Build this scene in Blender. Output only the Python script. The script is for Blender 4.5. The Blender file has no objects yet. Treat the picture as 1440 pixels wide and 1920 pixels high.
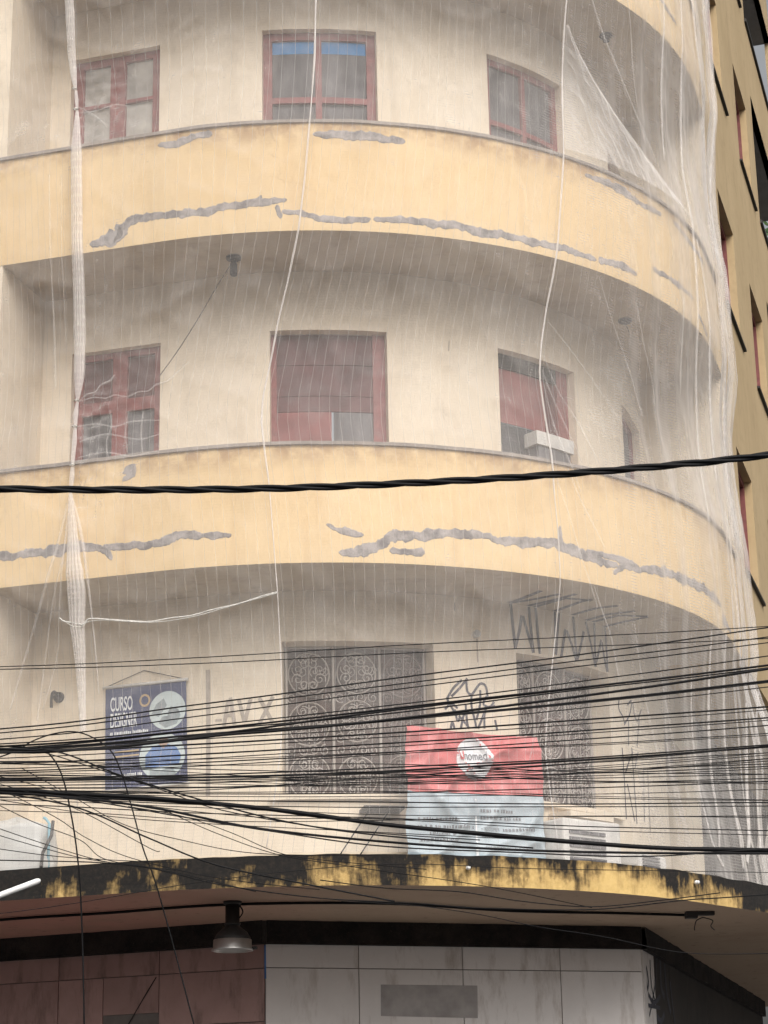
import bpy, bmesh, math, random
import numpy as np
from mathutils import Vector, Matrix, noise

S = bpy.context.scene
COL = S.collection
random.seed(7)

# ------------------------------------------------------------------ camera
FPX = 4000.0                       # focal length in pixels of a 1440 x 1920 frame
PITCH, ROLL, YAW = 0.30802, -0.01971, 0.034346
CAM = Vector((0.0, -21.1048, 1.6))
fw = Vector((math.sin(YAW)*math.cos(PITCH), math.cos(YAW)*math.cos(PITCH), math.sin(PITCH)))
rt = Vector((math.cos(YAW), -math.sin(YAW), 0))
up = rt.cross(fw)
RT = math.cos(ROLL)*rt + math.sin(ROLL)*up
UP = -math.sin(ROLL)*rt + math.cos(ROLL)*up
cd = bpy.data.cameras.new("Camera")
cam = bpy.data.objects.new("Camera", cd)
COL.objects.link(cam)
M3 = Matrix((RT, UP, -fw)).transposed()
cam.matrix_world = Matrix.Translation(CAM) @ M3.to_4x4()
cd.sensor_fit = 'HORIZONTAL'
cd.sensor_width = 36.0
cd.lens = 36.0*FPX/1440.0
cd.clip_end = 2000
S.camera = cam

# ------------------------------------------------------------------ sky, sun, exposure
W = bpy.data.worlds.new("World")
S.world = W
W.use_nodes = True
wn, wl = W.node_tree.nodes, W.node_tree.links
wn.clear()
SUN_EL, SUN_AZ = math.radians(40), math.radians(166)     # overcast daylight from the street side
sky = wn.new("ShaderNodeTexSky")
sky.sky_type = 'NISHITA'
sky.sun_disc = False
sky.sun_elevation = SUN_EL
sky.sun_rotation = SUN_AZ
sky.air_density = 1.4
sky.dust_density = 9.0
hs = wn.new("ShaderNodeHueSaturation")
hs.inputs['Saturation'].default_value = 0.16
bg = wn.new("ShaderNodeBackground")
bg.inputs['Strength'].default_value = 0.14
wo = wn.new("ShaderNodeOutputWorld")
wl.new(sky.outputs[0], hs.inputs['Color'])
wl.new(hs.outputs[0], bg.inputs[0])
wl.new(bg.outputs[0], wo.inputs[0])
sd = bpy.data.lights.new("Sun", 'SUN')
sd.energy = 1.5
sd.angle = math.radians(40)
sd.color = (1.0, 0.94, 0.87)
sun = bpy.data.objects.new("Sun", sd)
COL.objects.link(sun)
sdir = Vector((math.sin(SUN_AZ)*math.cos(SUN_EL), math.cos(SUN_AZ)*math.cos(SUN_EL), math.sin(SUN_EL)))
sun.rotation_euler = sdir.to_track_quat('Z', 'Y').to_euler()
S.view_settings.view_transform = 'Standard'
S.view_settings.look = 'None'
S.view_settings.exposure = 0.02
S.view_settings.gamma = 1.0
S.render.engine = 'CYCLES'
S.cycles.transparent_max_bounces = 32
S.cycles.max_bounces = 8
S.cycles.use_denoising = True

# ------------------------------------------------------------------ geometry of the place
AL, AR = -0.326805, 1.252668       # the rounded corner runs between these normals
RB, RW, RC = 4.217, 3.35, 4.44     # balcony face, recessed wall, canopy edge
LEFT_END, RIGHT_END = 1.49, 0.70   # recess ends, metres past the tangent points
B = [(12.545, 13.60), (9.5445, 10.582), (6.5445, 7.571)]   # balcony underside / top
CT, CB = 4.109, 3.866              # canopy top and underside

def pos(t, r, z):
    if t < AL:
        L = (AL-t)*4
        return Vector((r*math.sin(AL)-L*math.cos(AL), -r*math.cos(AL)-L*math.sin(AL), z))
    if t > AR:
        L = (t-AR)*4
        return Vector((r*math.sin(AR)+L*math.cos(AR), -r*math.cos(AR)+L*math.sin(AR), z))
    return Vector((r*math.sin(t), -r*math.cos(t), z))

def nrm(t):
    a = min(max(t, AL), AR)
    return Vector((math.sin(a), -math.cos(a), 0))

def tl(L): return AL - L/4.0       # metres past the left tangent point
def tr(L): return AR + L/4.0       # metres past the right tangent point

def alen(t, r=RB):                 # running length along the facade, for texture space
    if t < AL: return r*AL-(AL-t)*4
    if t > AR: return r*AR+(t-AR)*4
    return r*t

def ray(x, y):
    return fw + RT*((x-720)/FPX) + UP*((960-y)/FPX)

def on_plane(x, y, p0, n):
    d = ray(x, y)
    return CAM + d*((Vector(p0)-CAM).dot(n)/d.dot(n))

def at_z(x, y, z): return on_plane(x, y, (0, 0, z), Vector((0, 0, 1)))
def at_y(x, y, Y): return on_plane(x, y, (0, Y, 0), Vector((0, 1, 0)))

def on_curve(x, y, r):
    """where the line of sight meets the facade curve of radius r: (t, z)"""
    d = ray(x, y)
    a = d.x*d.x+d.y*d.y
    b = CAM.x*d.x+CAM.y*d.y
    c = CAM.x**2+CAM.y**2-r*r
    q = b*b-a*c
    if q > 0:
        k = (-b-math.sqrt(q))/a
        P = CAM+d*k
        ph = math.atan2(P.x, -P.y)
        if AL <= ph <= AR:
            return ph, P.z
    n = nrm(-9)
    P = on_plane(x, y, n*r, n)
    L = -(P.x*math.cos(AL)+P.y*math.sin(AL))
    if L >= 0 and x < 720:
        return tl(L), P.z
    n = nrm(9)
    P = on_plane(x, y, n*r, n)
    L = P.x*math.cos(AR)+P.y*math.sin(AR)
    return tr(max(L, 0)), P.z

# ------------------------------------------------------------------ helpers
def tag(o, label=None, cat=None, group=None, kind=None):
    if label: o['label'] = label
    if cat: o['category'] = cat
    if group: o['group'] = group
    if kind: o['kind'] = kind
    return o

WLOC = {}
def attach(o, parent):             # all geometry is written in world coordinates
    if parent:
        o.parent = parent
        o.matrix_parent_inverse = Matrix.Translation(-WLOC.get(parent.name, Vector((0, 0, 0))))

def empty(name, loc=(0, 0, 0), parent=None):
    o = bpy.data.objects.new(name, None)
    o.location = loc
    COL.objects.link(o)
    attach(o, parent)
    WLOC[o.name] = Vector(loc)
    return o

class MB:
    """collects faces for one mesh"""
    def __init__(s): s.v, s.f, s.uv, s.m = [], [], [], []
    def add(s, vs, fs, uvs=None, mat=0):
        k = len(s.v)
        s.v += [tuple(p) for p in vs]
        for f in fs:
            s.f.append(tuple(i+k for i in f))
            s.m.append(mat)
        s.uv += list(uvs) if uvs else [(0, 0)]*len(vs)
        return s
    def grid(s, fn, us, vs, mat=0, skip=None, uvfn=None):
        nu, nv = len(us), len(vs)
        P = [fn(u, v) for v in vs for u in us]
        UV = [uvfn(u, v) if uvfn else (u, v) for v in vs for u in us]
        F = []
        for j in range(nv-1):
            for i in range(nu-1):
                if skip and skip(.5*(us[i]+us[i+1]), .5*(vs[j]+vs[j+1])): continue
                F.append((j*nu+i, j*nu+i+1, (j+1)*nu+i+1, (j+1)*nu+i))
        return s.add(P, F, UV, mat)
    def box(s, c, sx, sy, sz, ax=None, mat=0):
        ax = ax or (Vector((1, 0, 0)), Vector((0, 1, 0)), Vector((0, 0, 1)))
        c = Vector(c)
        V = [c+ax[0]*(a*sx/2)+ax[1]*(b*sy/2)+ax[2]*(d*sz/2) for d in (-1, 1) for b in (-1, 1) for a in (-1, 1)]
        return s.add(V, [(0, 2, 3, 1), (4, 5, 7, 6), (0, 1, 5, 4), (2, 6, 7, 3), (0, 4, 6, 2), (1, 3, 7, 5)], mat=mat)
    def cbox(s, t0, t1, z0, z1, r0, r1, mat=0, step=0.06, fn=None):
        """box that follows the facade curve; r0 < r1"""
        n = max(1, int(math.ceil((t1-t0)/step)))
        ts = [t0+(t1-t0)*i/n for i in range(n+1)]
        V, UV, F = [], [], []
        for t in ts:
            for r, z in ((r1, z0), (r1, z1), (r0, z1), (r0, z0)):
                V.append(pos(t, r, z)); UV.append((alen(t, r), z))
        for i in range(n):
            a, b = i*4, i*4+4
            for k in range(4):
                F.append((a+k, b+k, b+(k+1) % 4, a+(k+1) % 4))
        F += [(0, 1, 2, 3), (n*4+3, n*4+2, n*4+1, n*4)]
        return s.add(V, F, UV, mat)
    def tube(s, pts, rad, n=6, mat=0, cap=True):
        pts = [Vector(p) for p in pts]
        m = len(pts)
        rads = rad if hasattr(rad, '__len__') else [rad]*m
        V, F = [], []
        ref = None
        for i, p in enumerate(pts):
            d = (pts[min(i+1, m-1)]-pts[max(i-1, 0)])
            if d.length < 1e-9: d = Vector((0, 0, 1))
            d.normalize()
            if ref is None:
                ref = Vector((0, 0, 1)) if abs(d.z) < .9 else Vector((1, 0, 0))
            e = (ref-d*ref.dot(d))
            e.normalize()
            ref = e
            g = d.cross(e)
            for k in range(n):
                a = 2*math.pi*k/n
                V.append(p+(e*math.cos(a)+g*math.sin(a))*rads[i])
        for i in range(m-1):
            for k in range(n):
                F.append((i*n+k, i*n+(k+1) % n, (i+1)*n+(k+1) % n, (i+1)*n+k))
        if cap:
            F.append(tuple(range(n-1, -1, -1)))
            F.append(tuple((m-1)*n+k for k in range(n)))
        return s.add(V, F, mat=mat)
    def ribbon(s, pts, norms, w, lift=0.0, mat=0, taper=0.0):
        """flat strip along pts facing norms"""
        m = len(pts)
        ws = w if hasattr(w, '__len__') else [w]*m
        V, F = [], []
        for i in range(m):
            d = pts[min(i+1, m-1)]-pts[max(i-1, 0)]
            e = norms[i].cross(d)
            if e.length < 1e-9: e = Vector((1, 0, 0))
            e.normalize()
            V += [pts[i]+e*ws[i]/2+norms[i]*lift, pts[i]-e*ws[i]/2+norms[i]*lift]
        for i in range(m-1):
            F.append((2*i, 2*i+1, 2*i+3, 2*i+2))
        return s.add(V, F, mat=mat)
    def lathe(s, c, prof, n=20, ax=Vector((0, 0, 1)), mat=0):
        e = Vector((1, 0, 0)) if abs(ax.z) > .5 else Vector((0, 0, 1))
        e = (e-ax*e.dot(ax)).normalized()
        g = ax.cross(e)
        c = Vector(c)
        V, F = [], []
        for r, h in prof:
            for k in range(n):
                a = 2*math.pi*k/n
                V.append(c+ax*h+(e*math.cos(a)+g*math.sin(a))*r)
        for i in range(len(prof)-1):
            for k in range(n):
                F.append((i*n+k, i*n+(k+1) % n, (i+1)*n+(k+1) % n, (i+1)*n+k))
        return s.add(V, F, mat=mat)
    def build(s, name, mats, parent=None, smooth=False, recalc=True):
        me = bpy.data.meshes.new(name)
        me.from_pydata(s.v, [], s.f)
        if not isinstance(mats, (list, tuple)): mats = [mats]
        for m in mats: me.materials.append(m)
        if s.f:
            me.polygons.foreach_set('material_index', s.m)
            uvl = me.uv_layers.new(name='UVMap')
            li = np.empty(len(me.loops), dtype=np.int32)
            me.loops.foreach_get('vertex_index', li)
            uvl.data.foreach_set('uv', np.array(s.uv, dtype=np.float32)[li].ravel())
            if smooth: me.polygons.foreach_set('use_smooth', [True]*len(me.polygons))
        if recalc:
            bm = bmesh.new(); bm.from_mesh(me)
            bmesh.ops.recalc_face_normals(bm, faces=bm.faces)
            bm.to_mesh(me); bm.free()
        me.update()
        o = bpy.data.objects.new(name, me)
        COL.objects.link(o)
        attach(o, parent)
        return o

def smooth_path(pts, k=6):
    """Catmull-Rom through 3D points"""
    P = [Vector(p) for p in pts]
    if len(P) < 3: 
        return [P[0].lerp(P[-1], i/(k*2)) for i in range(k*2+1)]
    out = []
    for i in range(len(P)-1):
        p0, p1, p2, p3 = P[max(i-1, 0)], P[i], P[i+1], P[min(i+2, len(P)-1)]
        for j in range(k):
            u = j/k
            out.append(0.5*((2*p1)+(p2-p0)*u+(2*p0-5*p1+4*p2-p3)*u*u+(3*p1-p0-3*p2+p3)*u**3))
    out.append(P[-1])
    return out

def interp(x, xs, ys):
    return float(np.interp(x, xs, ys))

# ------------------------------------------------------------------ materials
class NT:
    def __init__(s, name):
        s.mat = bpy.data.materials.new(name)
        s.mat.use_nodes = True
        s.t = s.mat.node_tree
        s.t.nodes.clear()
        s.out = s.t.nodes.new('ShaderNodeOutputMaterial')
    def n(s, kind, **kw):
        o = s.t.nodes.new('ShaderNode'+kind)
        for k, v in kw.items():
            if hasattr(o, k) and k not in o.inputs: setattr(o, k, v)
            else: o.inputs[k].default_value = v
        return o
    def l(s, a, b): s.t.links.new(a, b)
    def math(s, op, a, b=None, clamp=False):
        m = s.n('Math', operation=op, use_clamp=clamp)
        for i, x in enumerate((a, b)):
            if x is None: continue
            if isinstance(x, (int, float)): m.inputs[i].default_value = x
            else: s.l(x, m.inputs[i])
        return m.outputs[0]
    def noise(s, vec, scale, detail=4, rough=.55, stretch=None):
        if stretch:
            mp = s.n('Mapping')
            mp.inputs['Scale'].default_value = stretch
            s.l(vec, mp.inputs['Vector']); vec = mp.outputs[0]
        nz = s.n('TexNoise', Scale=scale, Detail=detail, Roughness=rough)
        s.l(vec, nz.inputs['Vector'])
        return nz.outputs['Fac']
    def ramp(s, fac, stops):
        r = s.n('ValToRGB')
        el = r.color_ramp.elements
        while len(el) > 1: el.remove(el[-1])
        el[0].position = stops[0][0]; el[0].color = (*stops[0][1], 1)
        for p, c in stops[1:]:
            e = el.new(p); e.color = (*c, 1)
        s.l(fac, r.inputs[0])
        return r.outputs[0]
    def fr(s, fac, a, b, lo=0.0, hi=1.0):
        m = s.n('MapRange')
        m.inputs[1].default_value = a; m.inputs[2].default_value = b
        m.inputs[3].default_value = lo; m.inputs[4].default_value = hi
        s.l(fac, m.inputs[0])
        return m.outputs[0]
    def mix(s, fac, a, b):
        m = s.n('Mix', data_type='RGBA')
        if isinstance(fac, (int, float)): m.inputs[0].default_value = fac
        else: s.l(fac, m.inputs[0])
        for i, x in ((6, a), (7, b)):
            if isinstance(x, tuple): m.inputs[i].default_value = (*x, 1)
            else: s.l(x, m.inputs[i])
        return m.outputs[2]
    def bsdf(s, col, rough=.8, metal=0.0, bump=None, bdist=.01, spec=None):
        b = s.n('BsdfPrincipled')
        if isinstance(col, tuple): b.inputs['Base Color'].default_value = (*col, 1)
        else: s.l(col, b.inputs['Base Color'])
        if isinstance(rough, (int, float)): b.inputs['Roughness'].default_value = rough
        else: s.l(rough, b.inputs['Roughness'])
        b.inputs['Metallic'].default_value = metal
        if spec is not None: b.inputs['Specular IOR Level'].default_value = spec
        if bump is not None:
            bp = s.n('Bump', Strength=.6, Distance=bdist)
            s.l(bump, bp.inputs['Height'])
            s.l(bp.outputs[0], b.inputs['Normal'])
        s.l(b.outputs[0], s.out.inputs[0])
        return s.mat
    def crack(s, v, scale, width):
        nz = s.n('TexNoise', Scale=3.0, Detail=4)
        s.l(v, nz.inputs['Vector'])
        ad = s.n('VectorMath', operation='MULTIPLY_ADD')
        s.l(nz.outputs['Color'], ad.inputs[0]); ad.inputs[1].default_value = (.5, .5, .5); s.l(v, ad.inputs[2])
        vo = s.n('TexVoronoi', feature='DISTANCE_TO_EDGE', Scale=scale)
        s.l(ad.outputs[0], vo.inputs['Vector'])
        line = s.fr(vo.outputs['Distance'], 0, width, 1, 0)
        return s.math('MULTIPLY', line, s.fr(s.noise(v, .8, 3), .50, .62))
    def obj(s): return s.n('TexCoord').outputs['Object']
    def uv(s): return s.n('TexCoord').outputs['UV']

def m_plain(name, col, rough=.7, metal=0.0, var=.12, scale=9.0, spec=None, stretch=None):
    k = NT(name)
    v = k.obj()
    f = k.noise(v, scale, 5, .55, stretch)
    c = k.mix(k.fr(f, .3, .7), tuple(x*(1-var) for x in col), tuple(min(1, x*(1+var)) for x in col))
    return k.bsdf(c, rough, metal, f, .004, spec)

def m_plaster(name, base, dark, stain, amount=.35, fine=55.0):
    """painted plaster with soft blotches, vertical streaks and grit"""
    k = NT(name)
    v = k.obj()
    big = k.noise(v, .9, 5, .6)
    mid = k.noise(v, 5.0, 6, .65)
    streak = k.noise(v, 6.0, 4, .6, (1, 1, .09))
    grit = k.noise(v, fine, 3, .6)
    c = k.mix(k.fr(big, .35, .68), base, dark)
    c = k.mix(k.math('MULTIPLY', k.fr(mid, .52, .78), amount), c, stain)
    c = k.mix(k.math('MULTIPLY', k.fr(streak, .56, .82), amount*1.1), c, stain)
    c = k.mix(k.math('MULTIPLY', k.fr(grit, .6, .8), .18), c, stain)
    c = k.mix(k.math('MULTIPLY', k.crack(v, .9, .005), .25), c, tuple(x*.4 for x in stain))
    h = k.math('ADD', k.math('MULTIPLY', grit, .5), mid)
    return k.bsdf(c, .9, 0, h, .006)

M = {}
M['cream'] = m_plaster('cream_plaster', (.72, .625, .495), (.66, .565, .44), (.46, .375, .28), .48)
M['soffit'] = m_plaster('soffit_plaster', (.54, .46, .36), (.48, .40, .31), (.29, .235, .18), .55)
M['ochre'] = m_plaster('ochre_plaster', (.50, .375, .215), (.44, .325, .18), (.29, .205, .11), .5)
M['concrete'] = m_plaster('concrete', (.30, .28, .26), (.23, .215, .20), (.12, .11, .10), .5)
M['coping'] = m_plaster('coping_stone', (.33, .29, .26), (.24, .21, .19), (.10, .09, .08), .6)

def m_yellow():
    k = NT('yellow_plaster')
    v, u = k.obj(), k.uv()
    sep = k.n('SeparateXYZ'); k.l(u, sep.inputs[0])
    big = k.noise(v, 1.1, 5, .6)
    mid = k.noise(v, 6.0, 6, .65)
    streak = k.noise(v, 7.0, 4, .6, (1, 1, .07))
    grit = k.noise(v, 70.0, 3, .6)
    c = k.mix(k.fr(big, .35, .68), (.68, .515, .305), (.63, .465, .262))
    c = k.mix(k.math('MULTIPLY', k.fr(streak, .52, .78), .5), c, (.55, .37, .19))
    c = k.mix(k.math('MULTIPLY', k.fr(mid, .58, .76), .30), c, (.50, .34, .17))
    # water-stained band just below the coping (v = height above the underside)
    top = k.math('ADD', sep.outputs[1], k.math('MULTIPLY', big, .30))
    c = k.mix(k.math('MULTIPLY', k.fr(top, .96, 1.18), k.fr(mid, .36, .60)), c, (.36, .235, .13))
    c = k.mix(k.math('MULTIPLY', k.fr(grit, .62, .8), .2), c, (.42, .29, .14))
    c = k.mix(k.math('MULTIPLY', k.crack(v, 1.1, .007), .22), c, (.20, .14, .09))
    return k.bsdf(c, .9, 0, k.math('ADD', k.math('MULTIPLY', grit, .4), mid), .006)
M['yellow'] = m_yellow()

def m_patch():
    k = NT('cement_repair')
    v = k.obj()
    a, b = k.noise(v, 7, 6, .65), k.noise(v, 60, 3)
    c = k.mix(k.fr(a, .40, .62), (.36, .33, .32), (.16, .148, .15))
    return k.bsdf(c, .95, 0, k.math('ADD', a, b), .006)
M['patch'] = m_patch()

def m_fascia():
    """yellow paint eaten by black mould that runs down in drips; u runs along the edge in metres"""
    k = NT('mouldy_yellow_paint')
    v, u = k.obj(), k.uv()
    sep = k.n('SeparateXYZ'); k.l(u, sep.inputs[0])
    big = k.noise(u, 2.6, 4, .6, (1, .75, 1))
    drip = k.noise(u, 11.0, 6, .7, (1, .10, 1))
    fine = k.noise(u, 24.0, 6, .75)
    # share of mould along the edge (metres of run): heavy at the left, lighter before the turn, heavy past it
    amt = k.ramp(k.fr(sep.outputs[0], -6.0, 7.5), [(0, (.82,)*3), (.24, (.80,)*3), (.29, (.54,)*3), (.36, (.52,)*3),
        (.47, (.52,)*3), (.54, (.44,)*3), (.60, (.36,)*3), (.66, (.30,)*3), (.71, (.42,)*3), (.76, (.60,)*3), (.83, (.70,)*3), (1, (.80,)*3)])
    hv = k.math('MULTIPLY', k.fr(sep.outputs[1], 0.0, .245, -.16, .18), k.fr(sep.outputs[0], -1.5, 3.0, .35, 1.15))
    f = k.math('ADD', k.math('MULTIPLY', big, 1.75), k.math('MULTIPLY', drip, .75))
    f = k.math('ADD', f, k.math('MULTIPLY', fine, .30))
    f = k.math('ADD', k.math('ADD', f, hv), k.math('MULTIPLY', amt, 1.3))
    mold = k.fr(f, 1.82, 2.08)
    halo = k.fr(f, 1.62, 1.98)
    yel = k.mix(k.fr(fine, .3, .7), (.66, .47, .20), (.57, .385, .14))
    c = k.mix(k.math('MULTIPLY', halo, .75), yel, (.30, .19, .07))
    blk = k.mix(k.fr(fine, .45, .7), (.007, .006, .0055), (.024, .018, .013))
    c = k.mix(mold, c, blk)
    return k.bsdf(c, .95, 0, k.math('ADD', mold, fine), .008)
M['fascia'] = m_fascia()

def m_canopy_under():
    k = NT('canopy_soffit_paint')
    v, u = k.obj(), k.uv()
    sep = k.n('SeparateXYZ'); k.l(v, sep.inputs[0])
    f = k.noise(v, 1.3, 5, .6)
    s = k.noise(v, 9, 6, .7)
    xx = k.math('ADD', sep.outputs[0], k.math('MULTIPLY', f, 2.0))
    c = k.mix(k.fr(xx, -.9, 1.2), (.40, .21, .165), (.37, .275, .20))
    c = k.mix(k.math('MULTIPLY', k.fr(f, .52, .72), .55), c, (.27, .18, .13))
    c = k.mix(k.math('MULTIPLY', k.fr(s, .60, .74), .8), c, (.05, .04, .035))
    return k.bsdf(c, .95, 0, s, .006)
M['under'] = m_canopy_under()

def m_grime():
    k = NT('sooty_beam')
    v = k.obj()
    a, b = k.noise(v, 4, 6, .7), k.noise(v, 45, 4, .7)
    c = k.mix(k.fr(a, .4, .72), (.010, .008, .008), (.040, .030, .025))
    c = k.mix(k.fr(b, .6, .75), c, (.06, .045, .035))
    return k.bsdf(c, 1.0, 0, k.math('ADD', a, b), .03)
M['grime'] = m_grime()

def m_stone(name, a, b, vein):
    k = NT(name)
    v = k.obj()
    rnd = k.n('ObjectInfo').outputs['Random']
    off = k.n('VectorMath', operation='ADD')
    comb = k.n('CombineXYZ')
    for i in range(3): k.l(k.math('MULTIPLY', rnd, 17.0+i*5), comb.inputs[i])
    k.l(v, off.inputs[0]); k.l(comb.outputs[0], off.inputs[1])
    f = k.noise(off.outputs[0], 1.7, 6, .65)
    g = k.noise(off.outputs[0], 5.0, 6, .7, (1, 1, .25))
    c = k.mix(k.fr(f, .35, .7), a, b)
    c = k.mix(k.math('MULTIPLY', k.fr(g, .52, .70), .85), c, vein)
    c = k.mix(k.math('MULTIPLY', rnd, .3), c, vein)
    return k.bsdf(c, .55, 0, k.noise(v, 40, 3), .002)
M['marble'] = m_stone('pale_marble', (.76, .72, .70), (.67, .63, .61), (.42, .36, .32))
M['pinkstone'] = m_stone('brown_pink_stone', (.42, .265, .24), (.32, .195, .175), (.14, .09, .078))
M['joint'] = m_plain('tile_joint', (.16, .14, .13), .95)
M['frame'] = m_plain('wine_red_wood', (.20, .055, .052), .6, var=.22, scale=14)
M['wine'] = m_plain('wine_red_slats', (.085, .024, .025), .65, var=.4, scale=4)
M['pinkblind'] = m_plain('faded_red_blind', (.22, .075, .072), .8, var=.25, scale=4)
M['paper'] = m_plain('paper_covered_pane', (.36, .34, .31), .8, var=.28, scale=5)
M['curtain'] = m_plain('grey_curtain', (.115, .11, .115), .9, var=.5, scale=9, stretch=(1, 1, .12))
M['blue'] = m_plain('blue_strip', (.05, .21, .46), .7)
M['glass'] = m_plain('dark_glass', (.030, .030, .034), .12, var=.3, scale=2)
M['black'] = m_plain('black_rubber', (.006, .006, .007), .55, var=.3, spec=.15)
M['iron'] = m_plain('dark_iron', (.035, .033, .032), .6, .4)
M['whiteiron'] = m_plain('pale_painted_iron', (.36, .32, .285), .6)
M['browniron'] = m_plain('brown_iron', (.16, .125, .11), .7, var=.3)
M['mesh_back'] = m_plain('rusty_mesh_backing', (.075, .05, .042), .85, var=.55, scale=8)
M['spray'] = m_plain('black_spray_paint', (.055, .055, .07), .8, var=.3, scale=20)
M['ghost'] = m_plain('faded_grey_paint', (.36, .31, .26), .9, var=.1, scale=20)
M['ghost2'] = m_plain('grey_cover_paint', (.36, .335, .325), .9, var=.2, scale=6)
M['alu'] = m_plain('dull_aluminium', (.42, .41, .40), .38, .85)
M['white'] = m_plain('white_paint', (.72, .72, .71), .5, var=.08)
M['dirtywhite'] = m_plain('weathered_white_metal', (.55, .53, .50), .6, var=.18, scale=5)
M['tarp'] = m_plain('white_plastic_sheet', (.50, .50, .485), .45, var=.12, scale=3)
M['bluepipe'] = m_plain('light_blue_plastic', (.20, .42, .52), .5)
M['navy'] = m_plain('navy_print', (.030, .045, .125), .6, var=.12)
M['pwhite'] = m_plain('white_print', (.70, .72, .74), .6, var=.05)
M['pgrey'] = m_plain('grey_print', (.23, .28, .30), .6, var=.3, scale=12)
M['pteal'] = m_plain('pale_teal_print', (.48, .56, .57), .6, var=.1)
M['pblue'] = m_plain('shirt_blue_print', (.07, .17, .40), .6, var=.2)
M['pskin'] = m_plain('skin_tone_print', (.34, .22, .17), .6)
M['pgold'] = m_plain('gold_print', (.42, .30, .16), .6)
M['red'] = m_plain('red_vinyl', (.56, .13, .13), .45, var=.08, scale=3)
M['pale'] = m_plain('pale_blue_vinyl', (.36, .43, .475), .45, var=.08, scale=3)
M['ink'] = m_plain('dark_ink', (.14, .155, .175), .6)
M['inkred'] = m_plain('red_ink', (.60, .10, .10), .6)
M['asphalt'] = m_plain('asphalt', (.05, .05, .052), .9, var=.3, scale=30)
M['paving'] = m_plain('grey_paving', (.20, .19, .18), .9, var=.25, scale=6)
M['darkwall'] = m_plaster('shade_dark_plaster', (.050, .042, .036), (.034, .029, .026), (.015, .013, .012), .5)  # near-black colour carries the shade below the overhang and the canopy
M['leaf'] = m_plain('leaf_green', (.06, .12, .03), .6, var=.4, scale=3)
M['bark'] = m_plain('bark', (.10, .07, .05), .9, var=.3)
M['pole'] = m_plain('pole_concrete', (.30, .29, .28), .9, var=.15)

def m_net(name, a0, line, spacing=.081, lw=.036, col=(.90, .865, .84)):
    """thin woven sheet: open weave with a denser cord every few centimetres; cover grows with the slant of the cloth"""
    k = NT(name)
    u = k.uv()
    sep = k.n('SeparateXYZ'); k.l(u, sep.inputs[0])
    f = k.math('FRACT', k.math('MULTIPLY', sep.outputs[0], 1.0/spacing))
    d = k.math('ABSOLUTE', k.math('SUBTRACT', f, .5))
    cord = k.math('LESS_THAN', d, lw/2)
    nz = k.noise(k.obj(), 3.2, 5, .6, (1, 1, .45))
    cr = k.noise(k.obj(), 16.0, 4, .7, (1, 1, .5))
    f2 = k.math('FRACT', k.math('MULTIPLY', sep.outputs[1], 1.0/.027))
    wf = k.math('MULTIPLY', k.math('LESS_THAN', f2, .3), .03)
    base = k.math('ADD', k.fr(nz, .3, .7, a0*.72, a0*1.22), k.fr(cr, .56, .78, 0, a0*.55))
    base = k.math('ADD', base, wf)
    geo = k.n('NewGeometry')
    dot = k.n('VectorMath', operation='DOT_PRODUCT')
    k.l(geo.outputs['Incoming'], dot.inputs[0]); k.l(geo.outputs['Normal'], dot.inputs[1])
    inv = k.math('DIVIDE', 1.0, k.math('MAXIMUM', k.math('ABSOLUTE', dot.outputs['Value']), .2))
    thin = k.math('SUBTRACT', 1.0, k.math('POWER', k.math('SUBTRACT', 1.0, base), inv))
    al = k.math('MAXIMUM', thin, k.math('MULTIPLY', cord, line))
    tb = k.n('BsdfTransparent')
    df = k.n('BsdfDiffuse'); df.inputs[0].default_value = (*col, 1)
    ts = k.n('BsdfTranslucent'); ts.inputs[0].default_value = (*col, 1)
    m1 = k.n('MixShader'); m1.inputs[0].default_value = .35
    k.l(df.outputs[0], m1.inputs[1]); k.l(ts.outputs[0], m1.inputs[2])
    m2 = k.n('MixShader')
    k.l(al, m2.inputs[0]); k.l(tb.outputs[0], m2.inputs[1]); k.l(m1.outputs[0], m2.inputs[2])
    k.l(m2.outputs[0], k.out.inputs[0])
    return k.mat
M['net'] = m_net('debris_net', .15, .36)
M['netfold'] = m_net('debris_net_fold', .16, .16)
M['netgather'] = m_net('debris_net_gathered', .26, .26)
M['netseam'] = m_net('debris_net_seam', .42, .42)
M['cord'] = m_plain('white_cord', (.62, .60, .56), .8, var=.25, scale=40)

# ================================================================== SETTING
def sheet(name, x0, x1, y0, y1, z, mat):
    o = MB().add([(x0, y0, z), (x1, y0, z), (x1, y1, z), (x0, y1, z)], [(0, 1, 2, 3)]).build(name, mat)
    return tag(o, kind='structure')
sheet('ground', -300, 300, -300, 300, 0.0, M['asphalt'])
mb = MB()
mb.cbox(tl(14), tr(14), 0.004, .14, 1.2, 6.2, step=.08)
tag(mb.build('pavement', M['paving']), kind='structure')

# ================================================================== BUILDING
BLD = tag(empty('corner_building', (0, 0, 0)), 'cream and yellow corner building with curved balconies and a mouldy canopy edge', 'building')

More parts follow.
